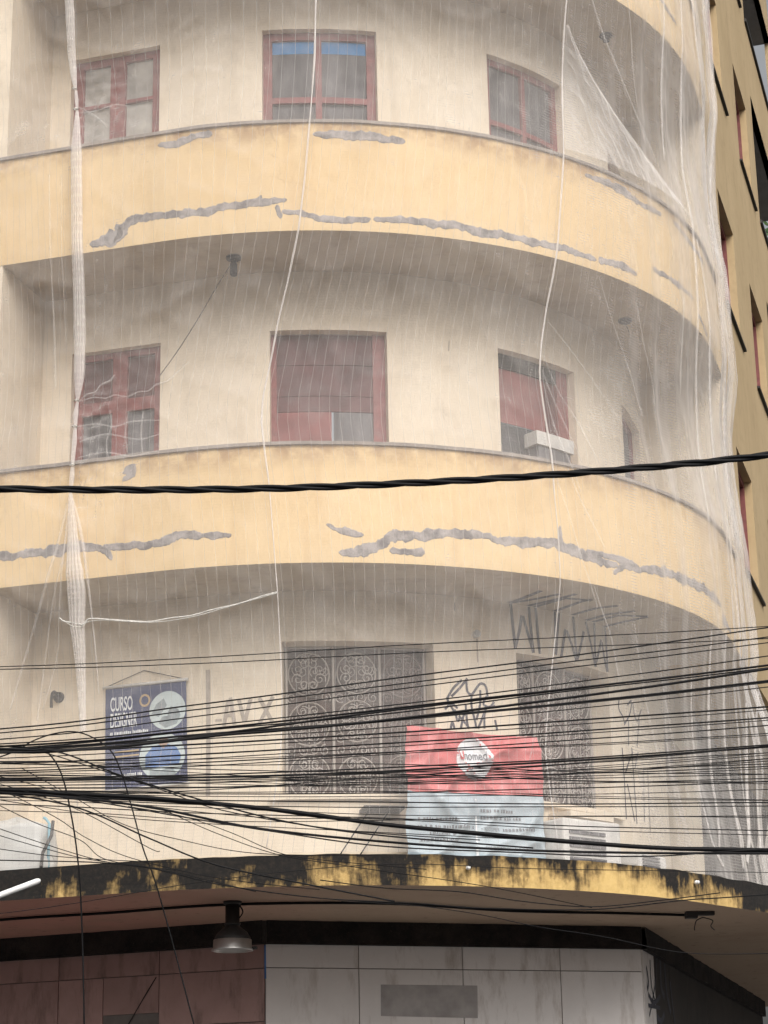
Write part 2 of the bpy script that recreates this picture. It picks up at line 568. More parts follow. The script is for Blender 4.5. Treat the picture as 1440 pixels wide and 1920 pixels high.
def wall_mesh(mb, r, t0, t1, z0, z1, holes, depth, step=.05, mat=0, thick=None):
    """curved wall face with rectangular openings and their reveals"""
    us = {t0, t1}; vs = {z0, z1}
    n = int((t1-t0)/step)+1
    for i in range(n+1): us.add(t0+(t1-t0)*i/n)
    m = int((z1-z0)/.5)+1
    for i in range(m+1): vs.add(z0+(z1-z0)*i/m)
    for h in holes:
        us |= {h[0], h[1]}; vs |= {h[2], h[3]}
    us, vs = sorted(us), sorted(vs)
    us = [u for i, u in enumerate(us) if i == 0 or u-us[i-1] > 1e-6]
    vs = [v for i, v in enumerate(vs) if i == 0 or v-vs[i-1] > 1e-6]
    inside = lambda u, v: any(h[0] < u < h[1] and h[2] < v < h[3] for h in holes)
    mb.grid(lambda u, v: pos(u, r, v), us, vs, mat, inside, lambda u, v: (alen(u, r), v))
    for h in holes:
        k = max(1, int((h[1]-h[0])/step)+1)
        ts = [h[0]+(h[1]-h[0])*i/k for i in range(k+1)]
        for zz in (h[2], h[3]):
            mb.grid(lambda u, v: pos(u, v, zz), ts, [r-depth, r], mat)
        for tt in (h[0], h[1]):
            mb.grid(lambda u, v: pos(tt, u, v), [r-depth, r], [h[2], h[3]], mat)

def plan_t(P):
    ph = math.atan2(P.x, -P.y)
    if ph < AL: return tl(-(P.x*math.cos(AL)+P.y*math.sin(AL)))
    if ph > AR: return tr(P.x*math.cos(AR)+P.y*math.sin(AR))
    return ph
def hole_from(xl, yl, xr, yr, zhead, zbot):
    """opening whose two head corners are seen at these places"""
    return [plan_t(at_z(xl, yl, zhead)), plan_t(at_z(xr, yr, zhead)), zbot, zhead]

# --- openings of the recessed wall, per storey
H3, H2, H1 = 12.03, 8.975, 6.10
F3 = [hole_from(138, 118, 299, 83, H3, 9.72), hole_from(491, 57, 706, 58, H3, 10.35), hole_from(907, 104, 1043, 165, H3, 10.25), hole_from(1148, 760, 1181, 812, H2, 9.72)]
F3[3][3] = H3-.25
F2 = [hole_from(134, 664, 302, 643, H2, 6.72), hole_from(506, 622, 726, 621, H2, 7.30), hole_from(932, 653, 1074, 699, H2, 7.25), hole_from(1148, 760, 1181, 812, H2, 6.72)]
F1 = [hole_from(530, 1207, 812, 1208, H1, 0), hole_from(969, 1223, 1141, 1263, H1, 0), [on_curve(1249, 1450, RW)[0], on_curve(1283, 1450, RW)[0], 4.02, 5.95]]
F1[0][2] = on_curve(531, 1491, RW)[1]
F1[1][2] = on_curve(1012, 1503, RW)[1]
for hh in F3: hh[3] = min(hh[3], 12.3)
z2 = F3[1][3]
tL, tR = tl(LEFT_END), tr(RIGHT_END)
DEP = .14
for holes, z0, z1, tt in ((F1, CB+.1, B[2][0], tr(10.42)), (F2, B[2][0]+.1, B[1][0], tR), (F3, B[1][0]+.1, B[0][0], tR),
                      ([], B[0][0]+.1, 16.0, tR)):
    mb = MB()
    if tt > tR:
        wall_mesh(mb, RW, tL, tr(3.3), z0, z1, holes, .26)
        mb.build('recess_wall', [M['cream']], BLD)
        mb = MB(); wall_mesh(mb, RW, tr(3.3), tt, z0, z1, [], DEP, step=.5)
        tag(mb.build('side_wall', [M['darkwall']], BLD), 'wall under the overhang with its shade in the dark paint')  # the overhang's shade is put into the wall colour
    else:
        wall_mesh(mb, RW, tL, tt, z0, z1, holes, DEP)
        mb.build('recess_wall', [M['cream']], BLD)

# --- balconies: parapet, coping, cement repairs
def strip_on(pts, r, widths, name, parent, seed, lift=.0025, mat='patch', jit=.45, raw=False):
    """thin irregular smear of render on the curved face; pts in (t, z)"""
    rnd = random.Random(seed)
    P = smooth_path([Vector((alen(t, RB), z, 0)) for t, z in pts], 5)
    L = [0]
    for i in range(1, len(P)): L.append(L[-1]+(P[i]-P[i-1]).length)
    n = max(6, int(L[-1]/.008))
    Q, Wd = [], []
    xs = [p.x for p in P]; ys = [p.y for p in P]
    wi = np.linspace(0, L[-1], len(widths))
    for i in range(n+1):
        s = L[-1]*i/n
        Q.append(Vector((interp(s, L, xs), interp(s, L, ys), 0)))
        e = min(1, min(i, n-i)/4+.3)
        Wd.append(interp(s, wi, widths)*e)
    mb = MB(); V = []; F = []
    for i in range(n+1):
        d = Q[min(i+1, n)]-Q[max(i-1, 0)]
        g = Vector((-d.y, d.x, 0)).normalized()
        w = Wd[i]
        sl = L[-1]*i/n
        ed = lambda q: (.52+jit*.5*noise.noise((seed*3.1+q, sl*5, q))+jit*.75*noise.noise((seed+q, sl*12.3, 2+q))+jit*.35*noise.noise((seed-q, sl*29, 4))+jit*.2*noise.noise((seed+2*q, sl*83, 6)))
        a = w*1.15*max(.10, ed(1.7)); b = w*1.15*max(.10, ed(9.2))
        row = [(Q[i]+g*a, 0), (Q[i]+g*a*.75, lift), (Q[i]-g*b*.75, lift), (Q[i]-g*b, 0)]
        for q, h in row:
            u = q.x
            t = u/RB if AL*RB <= u <= AR*RB else (AL+(u-AL*RB)/4 if u < 0 else AR+(u-AR*RB)/4)
            V.append(pos(t, r+h+.001, q.y))
    for i in range(n):
        for k in range(3):
            F.append((i*4+k, i*4+k+1, i*4+k+5, i*4+k+4))
    mb.add(V, F)
    return mb.build(name, M[mat], parent, recalc=False)

def px_strip(px, r, wpx, name, parent, seed, **kw):
    sc = 17.3/FPX
    return strip_on([on_curve(x, y, r) for x, y in px], r, [w*sc for w in wpx], name, parent, seed, **kw)

BALC = []
for i, (zb, zt) in enumerate(B):
    mb = MB()
    t0, t1 = tl(6.0), tr(RIGHT_END-.003)
    n = 90
    ts = sorted(set([t0+(AL-t0)*k/6 for k in range(6)]+[AL+(AR-AL)*k/n for k in range(n+1)]+[AR+(t1-AR)*k/3 for k in range(1, 4)]))
    prof = [(RB, zb), (RB, zt), (RB-.12, zt), (RB-.12, zb+.14), (RW-.05, zb+.14), (RW-.05, zb)]
    for k in range(6):
        (ra, za), (rb_, zb_) = prof[k], prof[(k+1) % 6]
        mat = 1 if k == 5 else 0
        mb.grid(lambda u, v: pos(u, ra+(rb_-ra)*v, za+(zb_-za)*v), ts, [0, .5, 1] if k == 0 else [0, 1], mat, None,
                lambda u, v: (alen(u), (za+(zb_-za)*v)-zb))
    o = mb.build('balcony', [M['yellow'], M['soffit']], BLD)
    BALC.append(o)
    mb = MB()
    mb.cbox(t0, t1, zt+.001, zt+.030, RB-.14, RB+.022, step=.03)
    for k in range(len(mb.v)):      # worn, slightly uneven edge
        x, y, z = mb.v[k]
        q = noise.noise((x*3, y*3, z*2))*.006
        mb.v[k] = (x*(1+q*.3), y*(1+q*.3), z+q*.6)
    mb.build('coping', M['coping'], o)
b1, b2 = BALC[1], BALC[2]
RP = RB
rep = [  # cement smears on the upper band
 (b1, [(168, 458), (195, 452), (222, 440), (236, 420), (262, 410), (310, 404), (370, 398), (420, 388), (470, 381), (500, 378), (538, 374)], [14, 26, 24, 14, 14, 16, 16, 14, 13, 14, 10]),
 (b1, [(215, 455), (224, 435), (218, 420)], [14, 16, 8]),
 (b1, [(482, 385), (490, 366)], [12, 6]),
 (b1, [(520, 384), (526, 410)], [10, 9]),
 (b1, [(528, 396), (570, 400), (605, 411), (650, 413), (695, 410)], [8, 10, 12, 12, 10]),
 (b1, [(700, 411), (745, 412), (800, 418), (860, 424), (905, 436), (950, 440), (1000, 455), (1050, 464), (1095, 478), (1118, 488)], [10, 12, 14, 15, 16, 16, 14, 15, 14, 10]),
 (b1, [(1122, 488), (1160, 496), (1194, 515)], [14, 16, 8]),
 (b1, [(1224, 504), (1262, 526), (1300, 560)], [8, 12, 8]),
 (b1, [(296, 272), (330, 270), (362, 258), (398, 250)], [9, 12, 16, 12]),
 (b1, [(586, 252), (640, 254), (700, 258), (760, 266)], [9, 15, 16, 10]),
 (b1, [(1096, 328), (1135, 342), (1170, 360), (1205, 384), (1240, 402)], [8, 13, 15, 14, 8]),
 (b1, [(1262, 415), (1290, 450), (1318, 492)], [8, 14, 10]),
 (b1, [(1310, 590), (1326, 630)], [8, 10]),
 # lower band
 (b2, [(-40, 1044), (30, 1042), (80, 1036), (130, 1026), (165, 1026), (195, 1030), (210, 1050)], [14, 17, 15, 17, 18, 14, 8]),
 (b2, [(190, 1028), (230, 1024), (290, 1021), (330, 1004), (365, 1003), (434, 1003)], [9, 14, 14, 15, 15, 10]),
 (b2, [(612, 983), (640, 995), (682, 1003)], [7, 14, 8]),
 (b2, [(635, 1036), (670, 1036), (710, 1024), (735, 1006), (780, 1004), (830, 1000), (895, 1002), (930, 1012), (985, 1015), (1045, 1022), (1090, 1040), (1130, 1052), (1160, 1062)], [8, 22, 20, 18, 14, 15, 16, 16, 17, 17, 18, 18, 8]),
 (b2, [(730, 1032), (796, 1036)], [10, 14]),
 (b2, [(1050, 1016), (1050, 986)], [14, 8]),
 (b2, [(1098, 1036), (1140, 1042), (1180, 1056), (1200, 1066)], [9, 10, 12, 8]),
 (b2, [(1150, 1076), (1172, 1062), (1196, 1066), (1240, 1072), (1290, 1088), (1330, 1112), (1352, 1136)], [8, 12, 16, 18, 20, 18, 8]),
 (b2, [(1354, 1158), (1370, 1185)], [22, 12]),
 (b2, [(238, 874), (244, 890), (230, 902)], [30, 24, 10]),
 (BALC[0], [(1236, -6), (1252, 20), (1268, 46)], [8, 14, 6]),
]
for k, (par, px, w) in enumerate(rep):
    px_strip(px, RP, w, 'plaster_patch', par, k+1)

# --- left block flush with the balconies, right block with its windows
mb = MB()
mb.cbox(tl(9.0), tl(LEFT_END), CB+.2, 20.0, 1.0, RB-.006, step=2)
mb.build('left_block', M['cream'], BLD)
side_holes = []
for k in range(4):
    zs = 7.69+3.02*k
    for L0, L1 in ((1.50, 2.78), (4.24, 5.52)):
        side_holes.append([tr(L0), tr(L1), zs, zs+1.36])
LOG = [(9.5+.0, 0)]
logg = [[tr(6.32), tr(10.40), z, z+1.92] for z in (10.76, 13.80, 16.84)]
mb = MB()
wall_mesh(mb, RB, tr(RIGHT_END), tr(10.42), B[2][0], 20.0, side_holes+logg, .085, step=.5)
mb.grid(lambda u, v: pos(u, v, B[2][0]), [tr(RIGHT_END), tr(10.42)], [RW-.05, RB])     # overhang
for z0, z1 in ((B[2][0]+.002, 20.0),):
    mb.grid(lambda u, v: pos(tr(RIGHT_END), u, v), [RW-.05, RB], [z0, z1], 1)          # end wall of the recess
    mb.grid(lambda u, v: pos(tr(10.42), u, v), [RB-2.2, RB], [z0, 10.6])
mb.build('right_block', [M['ochre'], M['cream']], BLD)
for q in logg:       # loggias open to the far end: floor, ceiling, back wall
    mb = MB()
    mb.grid(lambda u, v: pos(u, v, q[3]), [q[0], q[1]+.005], [RB-2.2, RB-.001])
    mb.grid(lambda u, v: pos(u, v, q[2]-.15), [q[0], q[1]+.005], [RB-2.2, RB-.001])
    mb.grid(lambda u, v: pos(q[0], u, v), [RB-2.2, RB-.085], [q[2]-.15, q[3]])
    mb.grid(lambda u, v: pos(u, RB-2.2, v), [q[0], q[1]+.005], [q[2]-.15, q[3]])
    o = mb.build('loggia', M['concrete'], BLD)
    mb = MB(); mb.cbox(q[0]-.004, q[1]+.01, q[2]+.002, q[2]+.045, RB-.26, RB+.03, step=2)
    mb.build('sill', M['iron'], o)
mb = MB(); mb.cbox(tl(9.0), tr(10.42), 20.0, 20.25, .2, RB+.25, step=.08); mb.build('roof', M['concrete'], BLD)

def side_window(h):
    w = empty('side_window', (0, 0, 0), BLD)
    t0, t1, z0, z1 = h
    r = RB-.105
    mb = MB()
    f = .05/4
    mb.cbox(t0, t0+f, z0, z1, r-.05, r+.02); mb.cbox(t1-f, t1, z0, z1, r-.05, r+.02)
    mb.cbox(t0+f, t1-f, z1-.07, z1, r-.05, r+.02); mb.cbox(t0+f, t1-f, z0, z0+.07, r-.05, r+.02)
    tm = .5*(t0+t1); mb.cbox(tm-.005, tm+.005, z0+.07, z1-.07, r-.05, r+.02)
    mb.build('frame', M['frame'], w)
    MB().cbox(t0+f, t1-f, z0+.07, z1-.07, r-.04, r-.03).build('pane', M['glass'], w)
    MB().cbox(t0-.03/4, t1+.22/4, z0-.022, z0+.003, RB-.22, RB+.035).build('sill', M['iron'], w)
for h in side_holes: side_window(h)
for L, z in ((7.7, 16.25), (7.0, 14.9), (3.5, 12.3)):
    pass

# --- windows of the recess
def pieces(parent, r, items, name='window'):
    w = empty(name, (0, 0, 0), parent)
    for nm, mat, t0, t1, z0, z1, d0, d1 in items:
        MB().cbox(t0, t1, z0, z1, r-d0, r-d1).build(nm, M[mat], w)
    return w

def framed(h, cols, zsplit, fw_, panes, r=RW-.005, mull=.05, blue=False, railw=None):
    """red timber frame with mullions; panes[row][col] -> material"""
    t0, t1, z0, z1 = h
    f = fw_/r
    m = mull/r
    railw = railw or mull
    it = [('frame', 'frame', t0, t0+f, z0, z1, .13, .07), ('frame', 'frame', t1-f, t1, z0, z1, .13, .07),
          ('frame', 'frame', t0+f, t1-f, z1-fw_*.9, z1-.002, .13, .07)]
    xs = [t0+f+(t1-t0-2*f)*c for c in cols]
    zs = [z0]+list(zsplit)+[z1-fw_*.9]
    for k in range(1, len(xs)-1):
        it.append(('mullion', 'frame', xs[k]-m/2, xs[k]+m/2, z0, z1-fw_*.9, .125, .065))
    for z in zsplit:
        for c in range(len(xs)-1):
            it.append(('rail', 'frame', xs[c]+(m/2 if c else 0), xs[c+1]-(m/2 if c < len(xs)-2 else 0), z-railw*.5, z+railw*.5, .122, .068))
    for rr in range(len(zs)-1):
        for c in range(len(xs)-1):
            mat = panes[rr][c]
            a, b_ = xs[c]+(m/2 if c else 0), xs[c+1]-(m/2 if c < len(xs)-2 else 0)
            za, zb_ = zs[rr]+(railw*.5 if rr else 0), zs[rr+1]-(railw*.5 if rr < len(zs)-2 else 0)
            if blue and rr == len(zs)-2:
                hb = .13
                it.append(('blue_strip', 'blue', a, b_, zb_-hb, zb_, .112, .100))
                zb_ -= hb
            it.append(('pane', mat, a, b_, za, zb_, .112, .102))
    return it

def zat(h, x, y): return on_curve(x, y, RW-.1)[1]
# upper storey
pieces(BLD, RW-.005, framed(F3[0], (0, .5, 1), (zat(0, 200, 200),), .085, (('paper', 'paper'), ('paper', 'paper')), mull=.13, railw=.035), 'balcony_door')
pieces(BLD, RW-.005, framed(F3[1], (0, .49, 1), (zat(0, 600, 190),), .085, (('curtain', 'curtain'), ('curtain', 'curtain')), mull=.06, blue=True))
pieces(BLD, RW-.005, framed(F3[2], (0, .5, 1), (zat(0, 960, 245),), .075, (('curtain', 'curtain'), ('curtain', 'curtain')), mull=.05))
pieces(BLD, RW-.005, framed(F3[3], (0, 1), (), .05, (('curtain',),)), 'balcony_door')
# middle storey
it = framed(F2[0], (0, .52, 1), (zat(0, 210, 765),), .07, (('curtain', 'curtain'), ('wine', 'wine')), mull=.12)
pieces(BLD, RW-.005, it, 'balcony_door')
h = F2[1]
it = [('frame', 'frame', h[0], h[0]+.015, h[2], h[3], .13, .09), ('frame', 'frame', h[1]-.035, h[1], h[2], h[3], .13, .085)]
zz = zat(0, 620, 771)
tm = on_curve(622, 800, RW-.1)[0]
nsl = 5
for k in range(nsl):
    a = zz+(h[3]-zz)*k/nsl; b_ = zz+(h[3]-zz)*(k+1)/nsl
    it.append(('shutter_slat', 'wine', h[0]+.015, h[1]-.035, a+.001, b_-.001, .128, .108-.006*(k % 2)))
it.append(('lower_panel', 'pinkblind', h[0]+.015, tm, h[2], zz-.004, .124, .108))
it.append(('pane', 'curtain', tm+.006, h[1]-.035, h[2], zz-.004, .124, .112))
pieces(BLD, RW-.005, it, 'shuttered_window')
h = F2[2]
zz = zat(0, 1000, 805)
it = [('frame', 'frame', h[0], h[0]+.018, h[2], h[3], .13, .09), ('frame', 'frame', h[1]-.05, h[1], h[2], h[3], .13, .085),
      ('frame', 'iron', h[0]+.018, h[1]-.05, h[3]-.14, h[3]-.002, .13, .09),
      ('blind', 'pinkblind', h[0]+.018, h[1]-.10, zz, h[3]-.14, .124, .112),
      ('side_panel', 'wine', h[1]-.10, h[1]-.05, zz, h[3]-.14, .124, .118),
      ('pane', 'glass', h[0]+.018, h[1]-.05, h[2], zz-.004, .128, .122)]
pieces(BLD, RW-.005, it, 'shuttered_window')
pieces(BLD, RW-.005, framed(F2[3], (0, 1), (), .05, (('curtain',),)), 'balcony_door')

h = F2[2]
ta_, za_ = on_curve(1000, 830, RW); tb_, _ = on_curve(1068, 840, RW)
acw = tag(empty('window_air_conditioner', pos(.5*(ta_+tb_), RW, za_)), 'white window air conditioner under the faded red blind', 'air conditioner')
MB().cbox(ta_, tb_, za_-.02, za_+.11, RW-.12, RW+.05).build('cover', M['dirtywhite'], acw)
MB().cbox(ta_+.01, tb_-.01, za_-.17, za_-.022, RW-.12, RW+.03).build('grill', M['curtain'], acw)

# --- iron grilles of the first storey
def spiral(c, r0, turns, a0, sgn, n=26):
    out = []
    for i in range(n+1):
        k = i/n
        a = a0+sgn*turns*2*math.pi*k
        rr = r0*(1-.82*k)
        out.append((c[0]+rr*math.cos(a), c[1]+rr*math.sin(a)))
    return out

def grille(h, xs, parent, seed):
    rnd = random.Random(seed)
    w = empty('grille_window', (0, 0, 0), parent)
    t0, t1, z0, z1 = h
    MB().cbox(t0, t1, z0, z1, RW-.255, RW-.23).build('mesh_backing', M['mesh_back'], w)
    r = RW-.20
    def P(u, z): return pos(u/RW, r, z)
    mb = MB()
    fr = .016
    for a, b_ in zip(xs[:-1], xs[1:]):
        ua, ub = a*RW+.02, b_*RW-.02
        for q in (z0+.012, z1-.012): mb.tube([P(ua+(ub-ua)*k/6, q) for k in range(7)], .008, 4)
    mb.build('frame_rail', M['whiteiron'], w)
    for t in xs:
        MB().tube([pos(min(max(t, t0+.006), t1-.006), r+.004, z0), pos(min(max(t, t0+.006), t1-.006), r+.004, z1)], .013, 6).build('upright_bar', M['whiteiron'], w)
    for a, b_ in zip(xs[:-1], xs[1:]):
        ua, ub = a*RW+.02, b_*RW-.02
        wd = ub-ua
        uc = .5*(ua+ub)
        mb = MB()
        R_ = wd*.46
        centres = [z1-R_-.06, z1-3*R_-.12, z0+R_*.9+.02] if (z1-z0) > 4*R_ else [z1-R_-.05, z0+R_+.05]
        for zc in centres:
            mb.tube([P(uc+R_*math.cos(2*math.pi*k/28), zc+R_*math.sin(2*math.pi*k/28)) for k in range(29)], .0065, 4, cap=False)
            for k in range(8):
                aa = 2*math.pi*(k+.5)/8
                cc = (uc+R_*.58*math.cos(aa), zc+R_*.58*math.sin(aa))
                mb.tube([P(*q) for q in spiral(cc, R_*.30, 1.4, aa, 1 if k % 2 else -1, 18)], .0045, 3, cap=False)
            mb.tube([P(uc, zc-R_*.9), P(uc, zc+R_*.9)], .005, 4)
        # scrolls between the rings and along the edges
        zz = z0+.07
        while zz < z1-.05:
            for sx in (0, 1, 2, 3):
                u = ua+wd*(.12+.25*sx)+rnd.uniform(-.01, .01)
                if any(abs(math.hypot(u-uc, zz-zc)-R_) < .03 for zc in centres): continue
                mb.tube([P(*q) for q in spiral((u, zz), .05, 1.3, rnd.random()*6.28, 1 if sx % 2 else -1, 14)], .0045, 3, cap=False)
            zz += .115
        tag(mb.build('scrollwork', M['whiteiron' if b_ < t1-1e-6 or seed == 2 else 'browniron'], w), kind='stuff')  # last panel of the large grille gets a darker brown iron
    return w
xs1 = [F1[0][0]]+[on_curve(x, 1350, RW)[0] for x in (628, 722)]+[F1[0][1]]
grille(F1[0], xs1, BLD, 1)
xs2 = [F1[1][0]]+[on_curve(x, 1350, RW)[0] for x in (1030, 1092)]+[F1[1][1]]
grille(F1[1], xs2, BLD, 2)
h = F1[2]
pieces(BLD, RW-.005, [('door_leaf', 'curtain', h[0], h[1], h[2], h[3], .24, .21)], 'dark_door')
# sills below the two grilles
for h, ex in ((F1[0], .03), (F1[1], .03)):
    MB().cbox(h[0]-ex, h[1]+ex, h[2]-.045, h[2]-.002, RW-.1, RW+.05).build('sill', M['cream'], BLD)

# --- canopy over the pavement
cano = MB()
ts = sorted(set([tl(9-1.5*k) for k in range(7)]+[AL+(AR-AL)*k/110 for k in range(111)]+[tr(k*1.2) for k in range(1, 9)]))
def rcx(u):
    k = min(1, max(0, (u-.85)/.45))
    return RC+.30*k*k*(3-2*k)
edge = lambda u: .012*noise.noise((alen(u)*4, 0, 3))
cano.grid(lambda u, v: pos(u, rcx(u)+.006*noise.noise((alen(u)*3, v*2, 0)), CB+(CT-CB+edge(u))*v), ts, [0, .25, .5, .75, 1], 0, None, lambda u, v: (alen(u, RC), v*(CT-CB)))
cano.grid(lambda u, v: pos(u, min(v, rcx(u)), CT+edge(u)*(v > 4)), ts, [1.6, 5], 2, None, lambda u, v: (alen(u, v), v))
cano.grid(lambda u, v: pos(u, min(v, rcx(u)), CB), ts, [1.6, 3.0, 5], 1, None, lambda u, v: (alen(u, v), v))
CAN = cano.build('canopy', [M['fascia'], M['under'], M['concrete']], BLD)

# --- ground-floor wall under the canopy: stone slabs on three flat faces
ZW = 3.666
c0 = at_z(497, 1770, ZW); c1 = at_z(1200, 1780, ZW); cl = at_z(0, 1803, ZW)
nL = nrm(-9)
dl = Vector((-math.cos(AL), -math.sin(AL), 0))
dr = Vector((math.cos(AR), math.sin(AR), 0))
for v in (c0, c1, cl): v.z = 0
far_l = c0+(cl-c0).normalized()*9
far_r = c1+dr*9
GW = MB()
poly = [far_l, c0, c1, far_r]
def vface(mb, a, b_, z0, z1, mat=0, off=0.0):
    n = Vector((b_.y-a.y, -(b_.x-a.x), 0)).normalized()
    a, b_ = a+n*off, b_+n*off
    mb.add([(a.x, a.y, z0), (b_.x, b_.y, z0), (b_.x, b_.y, z1), (a.x, a.y, z1)], [(0, 1, 2, 3)], mat=mat)
for a, b_ in zip(poly[:-1], poly[1:]): vface(GW, a, b_, 0, CB)
GWO = GW.build('ground_wall', M['joint'], BLD)
bm_ = MB()
for a, b_, e in ((far_l, c0, 0), (c0, c1, 0), (c1, far_r, 0)):
    d = (b_-a).normalized(); n = Vector((d.y, -d.x, 0))
    L = (b_-a).length
    k = max(2, int(L/.12))
    ss = [L*i/k for i in range(k+1)]
    zz = [ZW+.002, ZW+.05, ZW+.1, ZW+.15, CB-.002]
    bm_.grid(lambda u, v: a+d*u+n*(.06+.012*noise.noise((u*5, v*9, a.x)))+Vector((0, 0, v+.008*noise.noise((u*6, v, 4+a.y)))), ss, zz)
    bm_.grid(lambda u, v: a+d*u+n*v+Vector((0, 0, ZW+.002)), ss, [0, .06])
BEAM = bm_.build('beam', M['grime'], BLD)

def tile(a, b_, s0, s1, z0, z1, mat, name='stone_slab', off=.016, g=.004):
    d = (b_-a).normalized(); n = Vector((d.y, -d.x, 0))
    mb = MB()
    c = a+d*(.5*(s0+s1))+n*(off*.5)+Vector((0, 0, .5*(z0+z1)))
    mb.box(c, s1-s0-2*g, off, z1-z0-2*g, (d, n, Vector((0, 0, 1))))
    return mb.build(name, M[mat], GWO)
def s_at(x, a, b_):
    d = (b_-a).normalized(); n = Vector((d.y, -d.x, 0))
    return (on_plane(x, 1830, a, n)-a).dot(d)
def z_on(x, y, a, b_):
    d = (b_-a).normalized(); n = Vector((d.y, -d.x, 0))
    return on_plane(x, y, a, n).z
zj = z_on(720, 1817, c0, c1)
xs = [c for c in (0.0, s_at(672, c0, c1), s_at(867, c0, c1), s_at(1050, c0, c1), (c1-c0).length)]
rows = [(ZW, zj), (zj, zj-1.05), (zj-1.05, zj-2.1), (zj-2.1, .14)]
for k, (za, zb_) in enumerate(rows):
    for s0, s1 in zip(xs[:-1], xs[1:]): tile(c0, c1, s0, s1, zb_, za, 'marble')
LL = (c0-far_l).length
xl = [LL-.0]+[s_at(x, far_l, c0) for x in (300, 112, -75)]
while xl[-1] > 1: xl.append(xl[-1]-.85)
xl = xl+[0]
zl = z_on(200, 1834, far_l, c0)
for k, (za, zb_) in enumerate([(ZW, zl), (zl, zl-.45), (zl-.45, zl-1.4), (zl-1.4, .14)]):
    for i, (s1, s0) in enumerate(zip(xl[:-1], xl[1:])):
        if k == 1 and i % 2 == 1:
            m_ = .55*s0+.45*s1
            tile(far_l, c0, s0, m_, zb_, za, 'pinkstone'); tile(far_l, c0, m_, s1, zb_+.12, za, 'pinkstone'); continue
        tile(far_l, c0, s0, s1, zb_+(.12 if (k == 1 and i % 2) else 0), za, 'pinkstone')
LR = (far_r-c1).length
for (s0, s1, mt) in ((0.0, .62, 'marble'), (.62, 1.5, 'darkwall'), (1.5, 2.6, 'darkwall'), (2.6, 4.0, 'darkwall'), (4.0, 9.0, 'darkwall')):  # slabs past the marble are coloured dark for the canopy's shade
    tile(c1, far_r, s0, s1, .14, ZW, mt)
# faded cover-up rectangle on the marble
d = (c1-c0).normalized(); n_ = Vector((d.y, -d.x, 0))
mb = MB()
q = [on_plane(x, y, c0+n_*.018, n_) for x, y in ((714, 1905), (896, 1909), (895, 1848), (714, 1846))]
mb.add(q, [(0, 1, 2, 3)])
tag(mb.build('cover_paint', M['ghost2'], BLD), 'grey rectangle of cover-up paint on the marble')
nl_ = Vector(((c0-far_l).normalized().y, -(c0-far_l).normalized().x, 0))
mb = MB(); q = [on_plane(x, y, c0+nl_*.018, nl_) for x, y in ((293, 1832), (275, 1862), (262, 1884), (240, 1922))]
mb.ribbon(q, [nl_]*4, [.010, .014, .010, .012]); mb.build('crack', M['grime'], BLD, recalc=False)
# narrow blue strip where the brown stone meets the marble
mb = MB(); q = [on_plane(x, y, c0+n_*.02, n_) for x, y in ((496, 1835), (499.5, 1835), (498.5, 1772), (495.5, 1772))]
mb.add(q, [(0, 1, 2, 3)]); mb.build('edge_strip', M['pblue'], BLD)

# --- graffiti and faded lettering on the plaster (flat paint)
def stroke(mb, px, r, w, k=4, lift=.003):
    sc = 17.8/FPX
    P = [Vector((x, y, 0)) for x, y in px]
    P = smooth_path(P, k) if len(P) > 2 else [P[0].lerp(P[1], i/5) for i in range(6)]
    tz = [on_curve(p.x, p.y, r) for p in P]
    mb.ribbon([pos(t, r+lift, z) for t, z in tz], [nrm(t) for t, z in tz], w*sc)
def stroke_z(mb, px, z, w):
    pts = [at_z(x, y, z) for x, y in px]
    if len(pts) == 2: pts = [pts[0].lerp(pts[1], i/4) for i in range(5)]
    mb.ribbon(pts, [Vector((0, 0, -1))]*len(pts), w*17.8/FPX)
g = MB()
for p in ([(957, 1132), (962, 1180), (966, 1216)], [(966, 1214), (974, 1180), (978, 1154)], [(980, 1155), (990, 1190), (1000, 1224)],
          [(991, 1138), (995, 1180), (1000, 1224)], [(1004, 1140), (1008, 1190), (1012, 1226)], [(1040, 1146), (1041, 1190), (1042, 1228)],
          [(1048, 1146), (1044, 1200), (1042, 1228)], [(1052, 1232), (1056, 1205), (1060, 1180)], [(1062, 1182), (1072, 1210), (1080, 1240)],
          [(1074, 1154), (1078, 1200), (1082, 1240)], [(1082, 1238), (1090, 1205), (1094, 1184)], [(1098, 1166), (1108, 1210), (1116, 1250)],
          [(1114, 1168), (1115, 1210), (1117, 1250)], [(1118, 1240), (1124, 1215), (1127, 1200)], [(1128, 1204), (1133, 1235), (1138, 1260)], [(1134, 1174), (1137, 1220), (1139, 1260)]):
    stroke(g, p, RW, 7.0)
for p in ([(838, 1310), (850, 1290), (866, 1275)], [(846, 1306), (862, 1290), (876, 1272)], [(874, 1275), (876, 1296), (884, 1302), (892, 1292), (900, 1282), (910, 1286), (914, 1306)],
          [(884, 1300), (884, 1325), (890, 1350), (893, 1366)], [(838, 1310), (844, 1322), (852, 1335)], [(852, 1330), (858, 1352), (862, 1345)],
          [(900, 1294), (900, 1320), (893, 1350)], [(873, 1322), (875, 1350), (878, 1366)], [(864, 1366), (868, 1345), (872, 1336)], [(860, 1342), (874, 1358), (880, 1366)],
          [(912, 1306), (906, 1320), (918, 1326), (926, 1316)], [(908, 1366), (908, 1340), (912, 1326)], [(896, 1366), (902, 1352), (908, 1336)], [(928, 1350), (932, 1370)], [(845, 1366), (848, 1354), (852, 1366)],
          [(834, 1330), (846, 1320), (858, 1328)], [(914, 1326), (928, 1324)]):
    stroke(g, p, RW, 5.0)
